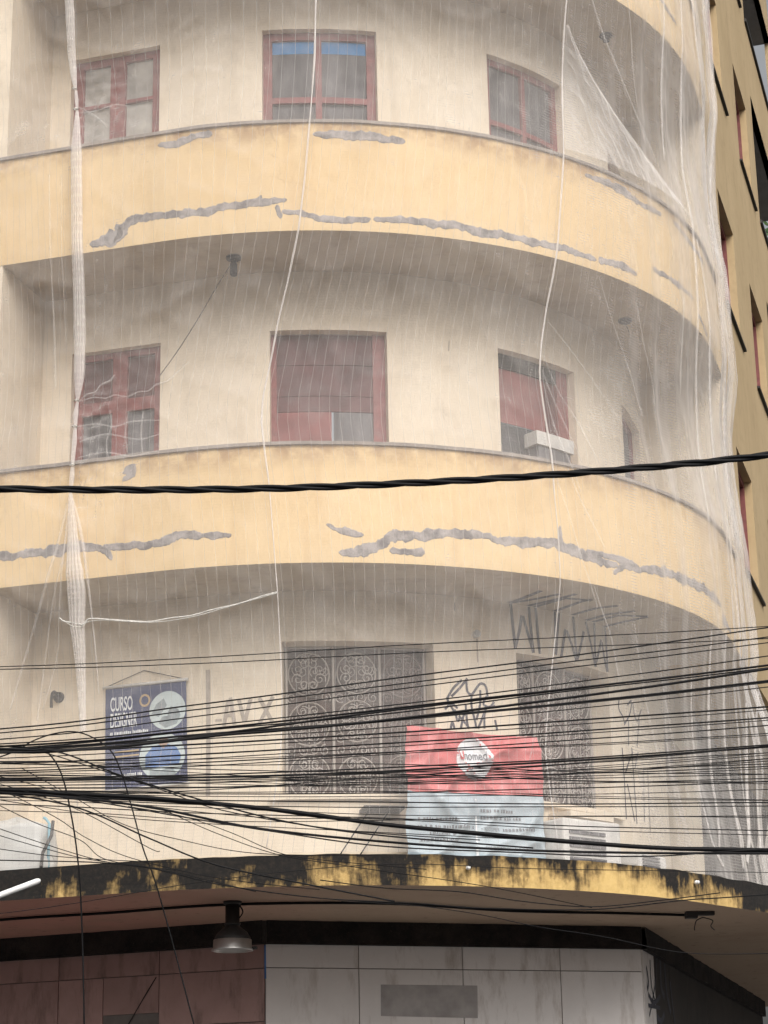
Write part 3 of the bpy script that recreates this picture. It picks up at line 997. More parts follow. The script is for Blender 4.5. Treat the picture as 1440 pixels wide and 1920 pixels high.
for p in ([(1160, 1312), (1160, 1330), (1168, 1345), (1171, 1360)], [(1176, 1322), (1184, 1314), (1180, 1340), (1170, 1358)], [(1186, 1318), (1190, 1345), (1196, 1352)], [(1202, 1330), (1196, 1350)],
          [(1166, 1402), (1170, 1460), (1174, 1536)], [(1184, 1402), (1188, 1460), (1194, 1545)], [(1172, 1450), (1180, 1425), (1186, 1410)], [(1176, 1470), (1182, 1500), (1190, 1540)],
          [(1196, 1410), (1190, 1440)], [(1178, 1350), (1178, 1398)], [(1214, 1440), (1216, 1500), (1219, 1560)], [(1206, 1440), (1208, 1540)], [(1198, 1350), (1194, 1400)]):
    stroke(g, p, RW, 4.6)
tag(g.build('graffiti', M['spray'], BLD, recalc=False), 'black spray-paint scrawls beside the grilles')
g = MB()
for p in ([(956, 1130), (985, 1120), (1014, 1108)], [(957, 1131), (1000, 1124), (1050, 1114)], [(990, 1136), (1050, 1122), (1080, 1114)], [(1002, 1138), (1060, 1122), (1110, 1126)],
          [(1040, 1146), (1090, 1128), (1110, 1124)], [(1073, 1153), (1120, 1140), (1158, 1136)], [(1096, 1164), (1140, 1152), (1190, 1146)], [(1112, 1166), (1160, 1154), (1214, 1156)], [(1130, 1176), (1170, 1166), (1214, 1157)]):
    stroke_z(g, p, B[2][0]-.004, 12)
tag(g.build('soffit_graffiti', M['spray'], BLD, recalc=False), 'black spray strokes running onto the ceiling')
g = MB()
for p in ([(390, 1256), (391, 1370), (390, 1492)],):
    stroke(g, p, RW, 9)
stroke(g, [(404, 1351), (416, 1350)], RW, 5)
for p in ([(420, 1362), (428, 1312)], [(432, 1308), (440, 1358)], [(424, 1342), (438, 1340)], [(448, 1312), (458, 1352)], [(470, 1310), (460, 1352)], [(486, 1308), (512, 1356)], [(512, 1306), (486, 1358)]):
    stroke(g, p, RW, 7.5)
tag(g.build('ghost_lettering', M['ghost'], BLD, recalc=False), 'faded grey letters and an upright bar on the plaster')
g = MB()      # scrawl on the receding ground-floor wall
nr = Vector((math.sin(AR), -math.cos(AR), 0))
for p, w in (([(1212, 1812), (1216, 1840), (1214, 1855)], 5), ([(1219, 1800), (1222, 1850), (1230, 1880)], 3), ([(1232, 1795), (1228, 1850), (1218, 1905)], 3), ([(1216, 1864), (1226, 1880), (1238, 1868)], 5),
             ([(1238, 1800), (1240, 1850), (1246, 1870)], 8), ([(1246, 1806), (1250, 1860), (1258, 1900)], 8), ([(1256, 1840), (1262, 1890), (1266, 1920)], 6), ([(1232, 1905), (1240, 1915), (1246, 1900)], 6), ([(1216, 1885), (1238, 1890)], 4)):
    pts = smooth_path([on_plane(x, y, c1+nr*.02, nr) for x, y in p], 4) if len(p) > 2 else [on_plane(x, y, c1+nr*.02, nr) for x, y in p]
    g.ribbon(pts, [nr]*len(pts), w*2.0*19/FPX)
tag(g.build('graffiti', M['spray'], BLD, recalc=False), 'black scrawl on the receding ground-floor wall')
# hairline crack and pipe stain
g = MB(); stroke(g, [(894, 1198), (895, 1225), (896, 1242)], RW, 3)
stroke(g, [(842, 640), (841, 658)], RW, 2); stroke(g, [(853, 1130), (852, 1146)], RW, 2)
g.build('rust_stain', M['ghost'], BLD, recalc=False)

# ================================================================== THINGS FIXED TO THE BUILDING
def lamp_holder(px, py, z, label, wire=None, length=.17):
    c = at_z(px, py, z)
    o = tag(empty('lamp_holder', c), label, 'lamp holder')
    MB().lathe(c, [(.0, -.001), (.068, -.001), (.068, -.02), (.05, -.03), (0, -.03)], 14).build('base_plate', M['iron'], o, True)
    if length:
        MB().lathe(c, [(.0, -.03), (.024, -.03), (.027, -.06), (.034, -.07), (.034, -length), (.026, -length-.01), (0, -length-.01)], 12).build('socket', M['iron'], o, True)
    return o
lamp_holder(438, 482, B[1][0], 'empty black lamp socket hanging under the upper balcony, left of the seam')
lamp_holder(1172, 600, B[1][0], 'bare round ceiling plate with a loose wire, right under upper balcony', length=0)
lamp_holder(1136, 66, B[0][0], 'round ceiling lamp base near the top right corner', length=.05)
def wire(name, pts, rad, label, cat='wire', mat='black', parent=None, group=None, n=5, k=6):
    mb = MB().tube(smooth_path(pts, k), rad, n)
    o = mb.build(name, M[mat], parent, True)
    if not parent: tag(o, label, cat, group)
    return o
w0 = at_z(432, 497, B[1][0]-.03)
ww = [w0]+[pos(*[(lambda q: (q[0], rr, q[1]))(on_curve(x, y, rr))][0]) for x, y, rr in ((405, 540, 3.9), (370, 600, 4.0), (335, 655, 4.1), (305, 697, 4.16), (299, 705, 4.2))]
wire('loose_wire', ww, .004, 'thin dark wire dangling from the lamp socket down to the left door')
w1 = at_z(1172, 602, B[1][0]-.03)
wire('loose_wire', [w1, w1+Vector((.02, 0, -.08)), w1+Vector((.05, -.02, -.2)), w1+Vector((.06, -.02, -.26))], .004, 'short curled wire under the bare ceiling plate')

# pendant lamp under the canopy
c = at_z(436, 1690, CB)
o = tag(empty('pendant_lamp', c), 'dark industrial pendant lamp with aluminium rim hanging under the canopy', 'lamp')
MB().lathe(c, [(0, -.001), (.075, -.001), (.075, -.022), (.05, -.03), (0, -.03)], 18).build('base_plate', M['iron'], o, True)
MB().lathe(c, [(0, -.03), (.058, -.03), (.058, -.17), (.066, -.175), (.066, -.19), (.05, -.2), (0, -.2)], 16).build('stem', M['iron'], o, True)
MB().lathe(c, [(.05, -.19), (.075, -.215), (.12, -.25), (.145, -.29), (.15, -.31), (.14, -.31), (.11, -.26), (.04, -.21)], 24).build('dome', M['iron'], o, True)
MB().lathe(c, [(.15, -.308), (.154, -.31), (.157, -.37), (.168, -.385), (.168, -.398), (.15, -.398), (.146, -.31)], 26).build('rim', M['alu'], o, True)
MB().tube([c+Vector((.16, -.01, -.38)), c+Vector((.20, -.02, -.375))], .014, 8).build('latch', M['iron'], o)
MB().tube(smooth_path([c+Vector((.06, -.02, -.04)), c+Vector((.085, -.03, -.09)), c+Vector((.055, -.03, -.14))]), .006, 6).build('lead', M['black'], o)

# cable run and junction box on the canopy soffit
pts = [at_z(x, y, CB-.02) for x, y in ((-200, 1748), (0, 1725), (200, 1712), (430, 1696), (720, 1694), (960, 1708), (1150, 1712), (1290, 1716))]
wire('soffit_cable', pts, .013, 'black cable clipped along the canopy underside', 'cable')
c = at_z(1296, 1716, CB-.03)
o = tag(empty('junction_box', c), 'black junction box with two bent rods under the canopy corner', 'junction box')
MB().box(c, .10, .10, .055).build('box', M['iron'], o)
MB().box(c+Vector((.12, 0, .012)), .16, .08, .03).build('bracket', M['iron'], o)
for sx in (.02, .16):
    MB().tube(smooth_path([c+Vector((.10, 0, -.02)), c+Vector((sx+.02, -.02, -.05)), c+Vector((sx, -.03, -.10)), c+Vector((sx+(.03 if sx > .1 else -.005), -.04, -.135))]), .005, 6).build('rod', M['iron'], o)

# small spout in the wall, wall lamp stub, insulators on the canopy edge
t, z = on_curve(890, 1190, RW)
c = pos(t, RW, z)
o = tag(MB().lathe(c, [(.03, 0), (.034, .05), (.026, .052), (.022, .02), (0, .02)], 12, nrm(t)).build('drain_spout', M['dirtywhite'], None, True), 'short pale pipe end poking out of the wall above the scrawl', 'pipe')
t, z = on_curve(111, 1308, RW)
c = pos(t, RW, z)
o = tag(empty('wall_lamp', c), 'dark broken wall lamp on the left wall behind the net', 'wall lamp')
MB().lathe(c, [(0, .001), (.05, .001), (.045, .03), (0, .03)], 12, nrm(t)).build('base_plate', M['iron'], o)
MB().tube(smooth_path([c+nrm(t)*.02, c+nrm(t)*.10+Vector((0, 0, .03)), c+nrm(t)*.15+Vector((0, 0, -.02)), c+nrm(t)*.15+Vector((0, 0, -.12))]), .014, 8).build('arm', M['iron'], o)
for (x, y, lb) in ((876, 1628, 'small white insulator on the canopy edge below the banner'), (1302, 1655, 'white insulator knob on the mouldy right end of the canopy edge')):
    t, z = on_curve(x, y, RC+.01)
    c = pos(t, RC+.006, z)
    o = tag(MB().lathe(c, [(0, 0), (.007, 0), (.007, .012), (.016, .015), (.018, .03), (.011, .034), (.015, .04), (.012, .052), (0, .054)], 12, nrm(t)).build('insulator', M['white'], None, True), lb, 'insulator')

# ------------------------------------------------------------------ printed banners
def glyphs(text, size, align='LEFT', bold=0.0, sx=1.0):
    cu = bpy.data.curves.new('tmp_text', 'FONT')
    cu.body = text; cu.size = size; cu.align_x = align; cu.offset = bold
    ob = bpy.data.objects.new('tmp_text', cu)
    COL.objects.link(ob)
    dg = bpy.context.evaluated_depsgraph_get()
    me = bpy.data.meshes.new_from_object(ob.evaluated_get(dg))
    V = [(v.co.x*sx, v.co.y) for v in me.vertices]
    F = [tuple(p.vertices) for p in me.polygons]
    bpy.data.objects.remove(ob); bpy.data.curves.remove(cu); bpy.data.meshes.remove(me)
    return V, F
def ellipse(cx, cy, rx, ry, n=36):
    return [(cx+rx*math.cos(2*math.pi*k/n), cy+ry*math.sin(2*math.pi*k/n)) for k in range(n)], [tuple(range(n))]

class Sheet:
    """hanging printed sheet: fn(u, v, lift) -> point, u across 0..1, v up 0..1"""
    def __init__(s, fn, root): s.fn, s.root = fn, root
    def put(s, name, mat, VF, lift, label=None):
        V, F = VF
        o = MB().add([s.fn(u, v, lift) for u, v in V], F).build(name, M[mat], s.root, recalc=False)
        if label: o['label'] = label
        return o
    def blur(s, u0, u1, v, hgt, mat, lift, seed, name='text_line'):
        """line of print too small to read: short uneven marks"""
        rnd = random.Random(seed); V = []; F = []; u = u0
        while u < u1:
            w = rnd.uniform(.008, .020)
            h = hgt*rnd.uniform(.75, 1)
            k = len(V); V += [(u, v), (u+w, v), (u+w, v+h), (u, v+h)]; F.append((k, k+1, k+2, k+3))
            u += w+(.006 if rnd.random() > .16 else .02)
        return s.put(name, mat, (V, F), lift)
    def text(s, body, u, v, hgt, mat, lift=.004, aspect=1.0, align='LEFT', bold=.0, name='lettering', wide=1.0):
        V, F = glyphs(body, 1.0, align, bold)
        return s.put(name, mat, ([(u+x*hgt*aspect*wide, v+y*hgt) for x, y in V], F), lift)

# blue course poster on the wall, left
cA, cB_, cC, cD = [on_curve(x, y, RW+.03) for x, y in ((198, 1290), (349, 1274), (197, 1484), (352, 1468))]
PA, PB, PC, PD = [pos(t, RW+.03, z) for t, z in (cA, cB_, cC, cD)]
pn = nrm(.5*(cA[0]+cB_[0]))
def poster_fn(u, v, lift):
    p = (PC.lerp(PD, u)).lerp(PA.lerp(PB, u), v)
    return p+pn*(lift+.010*math.sin(u*3.1)*math.sin(v*5+.5))
root = tag(empty('course_poster', PC), 'navy blue course poster with two round photos hanging on the left wall', 'poster')
mb = MB(); mb.grid(lambda u, v: poster_fn(u, v, 0), [i/12 for i in range(13)], [i/16 for i in range(17)])
mb.build('sheet', M['navy'], root, True)
ps = Sheet(poster_fn, root)
asp = (PA-PC).length/(PB-PA).length
ps.put('round_photo', 'pteal', ellipse(.765, .72, .225, .225/asp), .003)
MB().add([poster_fn(u, v, .005) for u, v in [(.66, .60), (.72, .70), (.80, .76), (.90, .72), (.93, .66), (.88, .58), (.74, .55)]], [(0, 1, 2, 3, 4, 5, 6)]).build('photo_shape', M['pgrey'], root, recalc=False)
MB().add([poster_fn(u, v, .006) for u, v in [(.57, .70), (.63, .79), (.72, .84), (.76, .77), (.66, .66)]], [(0, 1, 2, 3, 4)]).build('photo_shape', M['pgrey'], root, recalc=False)
ps.put('round_photo', 'pteal', ellipse(.70, .28, .275, .275/asp*.98), .003)
MB().add([poster_fn(u, v, .005) for u, v in [(.50, .18), (.50, .30), (.58, .37), (.66, .39), (.78, .39), (.88, .35), (.93, .27), (.90, .18)]], [tuple(range(8))]).build('photo_shape', M['pblue'], root, recalc=False)
MB().add([poster_fn(u, v, .006) for u, v in [(.66, .40), (.67, .46), (.77, .46), (.78, .40), (.72, .35)]], [tuple(range(5))]).build('photo_shape', M['pskin'], root, recalc=False)
MB().add([poster_fn(u, v, .006) for u, v in [(.55, .10), (.56, .17), (.66, .14), (.82, .17), (.87, .10), (.72, .05)]], [tuple(range(6))]).build('photo_shape', M['pgrey'], root, recalc=False)
V1, F1_ = ellipse(.485, .84, .068, .075/asp, 24)
ps.put('seal', 'pgold', (V1, F1_), .003)
ps.put('seal_centre', 'navy', ellipse(.485, .84, .046, .05/asp, 20), .0045)
ps.text('CURSO', .06, .765, .19, 'pwhite', aspect=.44, bold=.014)
ps.text('DESIGNER', .06, .60, .20, 'pwhite', aspect=.36, bold=.016)
ps.blur(.06, .52, .525, .035, 'pwhite', .004, 3)
for k in range(3):
    ps.put('text_line', 'pgold', ([(.12, .40-.045*k), (.42, .40-.045*k), (.42, .415-.045*k), (.12, .415-.045*k)], [(0, 1, 2, 3)]), .003)
ps.blur(.05, .46, .115, .035, 'pwhite', .004, 4)
for nm, a, b_ in (('rod', PA, PB), ('rod', PC, PD)):
    e = (b_-a).normalized()
    MB().tube([a-e*.02+pn*.006, b_+e*.02+pn*.006], .014 if a is PA else .009, 8).build(nm, M['dirtywhite'], root, True)
apex = pos(*(lambda q: (q[0], RW+.01, q[1]))(on_curve(270, 1257, RW+.01)))
MB().tube([PA+pn*.01, apex, PB+pn*.01], .004, 4).build('hanging_string', M['iron'], root)

# red and pale-blue clinic banner stretched in front of the right window
bw = [pos(t, 3.72, z) for t, z in [on_curve(x, y, 3.72) for x, y in ((756, 1362), (1004, 1382), (762, 1640), (1024, 1640))]]
bn = ((bw[1]-bw[0]).cross(bw[0]-bw[2])).normalized()
if bn.y > 0: bn = -bn
def banner_fn(u, v, lift):
    p = (bw[2].lerp(bw[3], u)).lerp(bw[0].lerp(bw[1], u), v)
    f = .5*noise.noise((u*2.2+v*1.6, v*1.3-u*.7, 2.0))+.60*(1-abs(noise.noise((u*2.6-v*3.2, v*1.2+u*1.5, 7.0))))**4
    f += .50*(1-abs(noise.noise((u*4.5+v*4.0, v*2.2-u*3, 11.0))))**5
    sag = -.018*math.sin(math.pi*u)*v**3
    return p+bn*(lift+.10*f)+Vector((0, 0, sag))
root = tag(empty('clinic_banner', bw[2].copy()), 'red and pale blue vinyl banner with white round logo tied below the grilles', 'banner')
vsplit = .555
us = [i/60 for i in range(61)]
MB().grid(lambda u, v: banner_fn(u, v, 0), us, [vsplit+(1-vsplit)*i/36 for i in range(37)]).build('red_field', M['red'], root, True)
MB().grid(lambda u, v: banner_fn(u, v, 0), us, [vsplit*i/36 for i in range(37)]).build('pale_field', M['pale'], root, True)
bs = Sheet(banner_fn, root)
basp = (bw[0]-bw[2]).length/(bw[1]-bw[0]).length
def disc(cx, cy, r, rings=6, n=40, asp=1.0):
    V = [(cx, cy)]; F = []
    for k in range(1, rings+1):
        for i in range(n):
            a = 2*math.pi*i/n
            V.append((cx+r*k/rings*math.cos(a), cy+r*k/rings*math.sin(a)/asp))
    for i in range(n):
        F.append((0, 1+i, 1+(i+1) % n))
        for k in range(rings-1):
            F.append((1+k*n+i, 1+(k+1)*n+i, 1+(k+1)*n+(i+1) % n, 1+k*n+(i+1) % n))
    return V, F
bs.put('logo_disc', 'pwhite', disc(.505, .81, .132, asp=basp*.86), .005)
bs.text('U', .388, .80, .092, 'inkred', .016, basp*.72, bold=.02)
bs.text('nomed', .432, .80, .092, 'ink', .016, basp*.60, bold=.012)
for k, (u0, u1, v) in enumerate(((.08, .36, .36), (.08, .47, .31), (.16, .36, .265), (.10, .38, .22), (.53, .78, .43), (.53, .82, .38), (.53, .76, .255))):
    bs.blur(u0, u1, v, .024, 'ink', .007, 30+k)
bs.text('• RECUPER', .53, .30, .036, 'ink', .007, basp*.85); bs.blur(.70, .92, .30, .024, 'ink', .007, 51)
bs.text('• EXECUÇÃO DE LAUDOS', .53, .165, .036, 'ink', .007, basp*.8)
bs.put('divider', 'pwhite', ([(.488, .02), (.502, .02), (.502, .12), (.488, .12), (.488, .25), (.502, .25), (.488, .38), (.502, .38), (.488, .52), (.502, .52)],
       [(0, 1, 2, 3), (3, 2, 5, 4), (4, 5, 7, 6), (6, 7, 9, 8)]), .006)

# ------------------------------------------------------------------ things standing on the canopy
def condenser(tc, r, z, wdt, hgt, dep, label, rot=0.0, grp='white outdoor units on the canopy'):
    c = pos(tc, r, z)
    o = tag(empty('air_conditioner', c), label, 'air conditioner', grp)
    n = Matrix.Rotation(rot, 3, 'Z') @ nrm(tc)
    e = Vector((-n.y, n.x, 0))
    ax = (e, n, Vector((0, 0, 1)))
    mb = MB(); mb.box(c+Vector((0, 0, hgt/2+.03)), wdt, dep, hgt, ax)
    bdy = mb.build('body', M['dirtywhite'], o)
    bv = bdy.modifiers.new('bevel', 'BEVEL'); bv.width = .02; bv.segments = 2
    for k in range(5):
        mb = MB(); mb.box(c+n*(dep/2+.006)+Vector((0, 0, .09+hgt*.14*k))-e*wdt*.1, wdt*.62, .012, hgt*.075, ax)
        mb.build('louvre', M['curtain'], o)
    for s_ in (-1, 1):
        mb = MB(); mb.box(c+e*(s_*wdt*.36)+Vector((0, 0, .012)), .06, dep*.9, .036, ax)
        mb.build('foot', M['iron'], o)
    return o
def tz(x, y, r): return on_curve(x, y, r)
ta = tz(1112, 1580, 3.95)[0]
condenser(ta, 3.80, CT+.012, .66, .40, .30, 'white outdoor air conditioner on the canopy right of the clinic banner')
tb = tz(1230, 1600, 3.9)[0]
condenser(tb, 3.72, CT+.012, .44, .20, .30, 'low white outdoor unit on the canopy at the gathered right net')
# sheet-wrapped bundle, left
t, z = tz(28, 1575, 3.9)
c = pos(t, 3.9, CT+.012)
root = tag(empty('wrapped_bundle', c), 'bundle wrapped in white plastic sheet on the canopy at far left', 'bundle')
n0 = nrm(t); e0 = Vector((-n0.y, n0.x, 0))
mb = MB()
def bun(u, v):
    a = 2*math.pi*u
    w = .34*(1-.12*v)+.05*noise.noise((math.cos(a)*2, math.sin(a)*2, v*3))
    sq = 1/max(abs(math.cos(a)), abs(math.sin(a)))**.75
    top = min(1, (1-v)*6) if v > .83 else 1
    return c+e0*(math.cos(a)*w*sq*top*1.05)+n0*(math.sin(a)*w*.55*sq*top)+Vector((0, 0, .50*v+.03*noise.noise((a*2, v*4, 1))))
mb.grid(bun, [i/48 for i in range(49)], [i/22 for i in range(23)])
mb.build('sheet', M['tarp'], root, True)
MB().tube([c+e0*.34+n0*.2, c+e0*.36+n0*.21+Vector((0, 0, .16)), c+e0*.44+n0*.22+Vector((0, 0, .30)), c+e0*.45+n0*.22+Vector((0, 0, .42))], .014, 6).build('strap', M['iron'], root)
t, z = tz(92, 1560, 4.0)
c = pos(t, 4.0, CT+.012)
tag(MB().tube([c, c+Vector((0, 0, .42)), c+Vector((-.03, 0, .46)), c+Vector((-.05, 0, .47))], .012, 8).build('plastic_pipe', M['bluepipe'], None, True), 'thin light blue pipe standing on the canopy beside the wrapped bundle', 'pipe')
# awning bracket left of the banner
t, z = tz(715, 1519, RW+.1)
c = pos(t, RW, z)
n0 = nrm(t); e0 = Vector((-n0.y, n0.x, 0))
root = tag(empty('wall_shelf', c), 'dark wall shelf on thin struts below the large grille', 'shelf')
MB().box(c+n0*.13+Vector((0, 0, 0)), .34, .25, .025, (e0, n0, Vector((0, 0, 1)))).build('board', M['iron'], root)
for s_ in (-.12, .05):
    MB().tube([c+e0*s_+n0*.22+Vector((0, 0, -.015)), c+e0*(s_-.22)+n0*.02+Vector((0, 0, -.36))], .006, 5).build('strut', M['iron'], root)
t, z = tz(1085, 1535, RW+.1)
c = pos(t, RW, z); n0 = nrm(t); e0 = Vector((-n0.y, n0.x, 0))
tag(MB().box(c+n0*.13, .56, .26, .05, (e0, n0, Vector((0, 0, 1)))).build('concrete_ledge', M['cream']), 'thin cream ledge under the right grille', 'ledge')

# ================================================================== DEBRIS NET
NET = tag(empty('safety_net', pos(.4, RB, CT)), 'translucent white debris net draped over the curved facade', 'net')
RN = RB+.075
ZT, ZB = 15.2, CT+.03
def curve_from(px, r=RN):
    """boundary line of the cloth: z -> t, read where it hangs"""
    q = sorted([(z, t) for t, z in [on_curve(x, y, r) for x, y in px]])
    zs = [a for a, b_ in q]; ts = [b_ for a, b_ in q]
    return lambda z: interp(z, zs, ts)
seam_a = curve_from([(593, -60), (592, 0), (590, 100), (583, 200), (572, 330), (560, 430), (540, 520), (520, 600), (505, 680), (492, 740), (490, 790), (497, 850), (505, 910), (512, 1000), (520, 1110), (524, 1200), (528, 1300), (526, 1400), (515, 1500), (500, 1600)])
seam_b = curve_from([(1066, -60), (1065, 0), (1063, 100), (1058, 250), (1052, 350), (1045, 450), (1038, 520), (1030, 570), (1022, 640), (1018, 700), (1025, 770), (1033, 850), (1038, 930), (1045, 1000), (1050, 1100), (1046, 1200), (1037, 1300), (1027, 1400), (1030, 1500), (1040, 1600)])
gath = curve_from([(122, -60), (128, 0), (130, 100), (138, 165), (142, 205), (143, 350), (148, 480), (147, 600), (146, 700), (142, 750), (141, 800), (140, 880), (135, 922), (140, 1000), (143, 1100), (142, 1200), (146, 1300), (150, 1400), (155, 1600)])
knots = [(138, 165), (142, 205), (142, 750), (140, 800), (139, 875), (135, 922)]
KN = [on_curve(x, y, RN) for x, y in knots]

def rough(u, z, s=1.0):
    """hang of the cloth: long vertical ripples plus cross wrinkles"""
    r = .016*noise.noise((u*3.0, z*.35, 1.0))+.010*noise.noise((u*8, z*.8, 4.0))
    r += .006*noise.noise((u*9, z*9, 8.0))
    r += .020*(1-abs(noise.noise((u*1.6+z*1.1, z*1.5-u*.5, 12.0))))**7
    r += .012*(1-abs(noise.noise((u*3.1-z*.8, z*2.3+u*1.0, 15.0))))**7
    return r*s
def belly(z):
    """touches the copings, leans in a little between storeys"""
    v = 0.0
    for zb, zt in B:
        if zb-2.0 < z < zb: v = -.07*math.sin(math.pi*(z-zb+2.0)/2.0)
    return v
def bottom(z):
    return -.0 if z > 5 else .06*(5-z)

def panel(name, fa, fb, us, zs, width, amp, extra=None, label=None):
    mb = MB()
    def fn(s, z):
        a, b_ = fa(z), fb(z)
        t = a+(b_-a)*s
        for kt, kz in KN:                        # cloth drawn in to the knots
            dz = (z-kz)/.16
            du = alen(t)-alen(kt)
            if abs(dz) < 2.5 and abs(du) < .9:
                w = math.exp(-dz*dz)*math.exp(-(du/.35)**2)
                t += .06*w*math.sin(z*40+du*9)*.0
        u = alen(t)
        off = rough(u, z, amp)+belly(z)+bottom(z)
        if extra: 
            dt, do = extra(s, z, u)
            t += dt; off += do
        for kt, kz in KN:
            du = alen(t)-alen(kt)
            dz = z-kz
            w = math.exp(-(du/.42)**2)*math.exp(-(dz/.28)**2)
            off += w*((.030 if du > 0 else .008)*noise.noise((u*9+z*5, z*19, 3))+(.014 if du > 0 else .004)*noise.noise((u*26, z*34, 5))-.03)
        return pos(t, RN+off, z)
    mb.grid(fn, us, zs, 0, None, lambda s, z: (s*width, z))
    o = mb.build(name, M['net'], NET, True, recalc=False)
    if label: o['label'] = label
    return o
def lin(a, b_, n): return [a+(b_-a)*i/n for i in range(n+1)]
ZS = lin(ZB, ZT, 330)
panel('net_panel', lambda z: tl(4.5), gath, lin(0, 1, 110), ZS, 5.0, 1.3)
panel('net_panel', gath, seam_a, lin(0, 1, 130), ZS, .081*20, 1.0)
panel('net_panel', seam_a, seam_b, lin(0, 1, 130), ZS, .081*29, .8)
def pleats(s, z, u):
    e = min(1, max(0, (s-.05)/.4))
    e2 = min(1, max(0, (s-.62)/.3))
    sh = s*34+1.1*(z-9)*(1-s)*1.4+2.5*noise.noise((s*6, z*.35, 5))
    d = .020*e*math.sin(sh*1.3)+.035*e2*math.sin(sh*3.1+noise.noise((s*9, z*.8, 2))*3)
    d += e*.010*noise.noise((s*34, z*.8+s*14, 6))+.003*e*noise.noise((s*60, z*4, 1))
    out = 0.0
    if z < 6.3: out = e2*.21*math.sin(math.pi*min(1, (6.3-z)/1.7))
    out += e2*(.03+.02*noise.noise((z*1.4, 3, 3)))
    return (.010*e2*math.cos(sh*3.1)/1.0, d+out)
panel('net_panel', seam_b, lambda z: tr(.93), lin(0, 1, 300), ZS, .081*46, .3, pleats, 'gathered right end of the net')

def dbl(fa, fb, z0, z1, seed, n=80):
    mb = MB()
    def fn(s_, z):
        t = fa(z)+(fb(z)-fa(z))*s_
        u = alen(t)
        w = min(1, 4*s_)*min(1, 6*(1-s_)+.1)
        o = .03+.02*(1-abs(noise.noise((u*4+z*2.2, z*.9-u*2.0, seed))))**3*w+.014*(1-abs(noise.noise((u*11+z*6, z*2.5-u*4, seed+3))))**3*w
        return pos(t, RN+belly(z)+bottom(z)+o, z)
    mb.grid(fn, lin(0, 1, n), lin(z0, z1, n*2), 0, None, lambda s_, z: (s_*.9+.3*z, z))
    return mb.build('net_overlap', M['netfold'], NET, True, recalc=False)
diag = curve_from([(1066, 40), (1090, 95), (1120, 150), (1160, 215), (1210, 290), (1250, 350), (1290, 405), (1320, 450)])
dbl(seam_b, diag, 10.62, on_curve(1066, 45, RN)[1], 3.0)
diag2 = curve_from([(1020, 655), (1060, 720), (1110, 800), (1160, 870), (1230, 930), (1300, 970)])

def cloth_pt(x, y, lift=.02):
    t, z = on_curve(x, y, RN)
    return pos(t, RN+belly(z)+bottom(z)+lift+.012, z), nrm(t)
def fold(px, wpx, name='net_fold', layers=2, hump=.45, mat='netfold', seed=0, lift=.02, ridges=0):
    """doubled-over fold of cloth: arched strips along the line"""
    sc = 17.0/FPX
    pts = smooth_path([Vector((x, y, 0)) for x, y in px], 8)
    n = len(pts)
    ws = np.interp(np.linspace(0, 1, n), np.linspace(0, 1, len(wpx)), wpx)
    mb = MB()
    for L in range(layers):
        V, UV = [], []
        m = 9 if not ridges else 6*ridges+1
        for i, p in enumerate(pts):
            c, nn = cloth_pt(p.x, p.y, lift+.006*L)
            q = pts[min(i+1, n-1)]-pts[max(i-1, 0)]
            c2, _ = cloth_pt(p.x+q.x, p.y+q.y, lift)
            d = (c2-c)
            e = nn.cross(d).normalized()
            w = ws[i]*sc*(1-.1*L)*(1+.12*noise.noise((i*.3, seed, L)))
            for j in range(m):
                k = j/(m-1)*2-1
                h = hump*w*(1-k*k)*.5
                if ridges: h += w*.07*math.sin(k*math.pi*ridges+i*.05+seed)
                V.append(c+e*(k*w/2)+nn*h); UV.append((k*w*.5+.02, i*.02))
        F = [(i*m+j, i*m+j+1, (i+1)*m+j+1, (i+1)*m+j) for i in range(n-1) for j in range(m-1)]
        mb.add(V, F, UV)
    return mb.build(name, M[mat], NET, True, recalc=False)
# gathered column of cloth on the left with its knots
gcol = [([(122, -60), (128, 0), (130, 80), (134, 130), (140, 168)], [22, 22, 20, 16, 5]),
        ([(140, 168), (142, 186), (144, 207)], [6, 9, 5]),
        ([(144, 207), (145, 250), (146, 300), (147, 400), (148, 500), (147, 600), (146, 700), (143, 752)], [6, 18, 26, 26, 26, 27, 24, 5]),
        ([(143, 752), (141, 776), (141, 800)], [6, 11, 6]), ([(141, 800), (141, 830), (139, 878)], [6, 11, 7]), ([(139, 878), (138, 900), (135, 924)], [8, 12, 6]),
        ([(135, 924), (138, 980), (141, 1060), (144, 1110), (143, 1170)], [6, 18, 34, 40, 33]), ([(143, 1170), (146, 1220), (149, 1290), (152, 1370)], [33, 26, 18, 12])]
for k, (p, w) in enumerate(gcol):
    fold(p, w, 'gathered_net', 2, .5, 'netgather', seed=k, ridges=5, lift=.02)
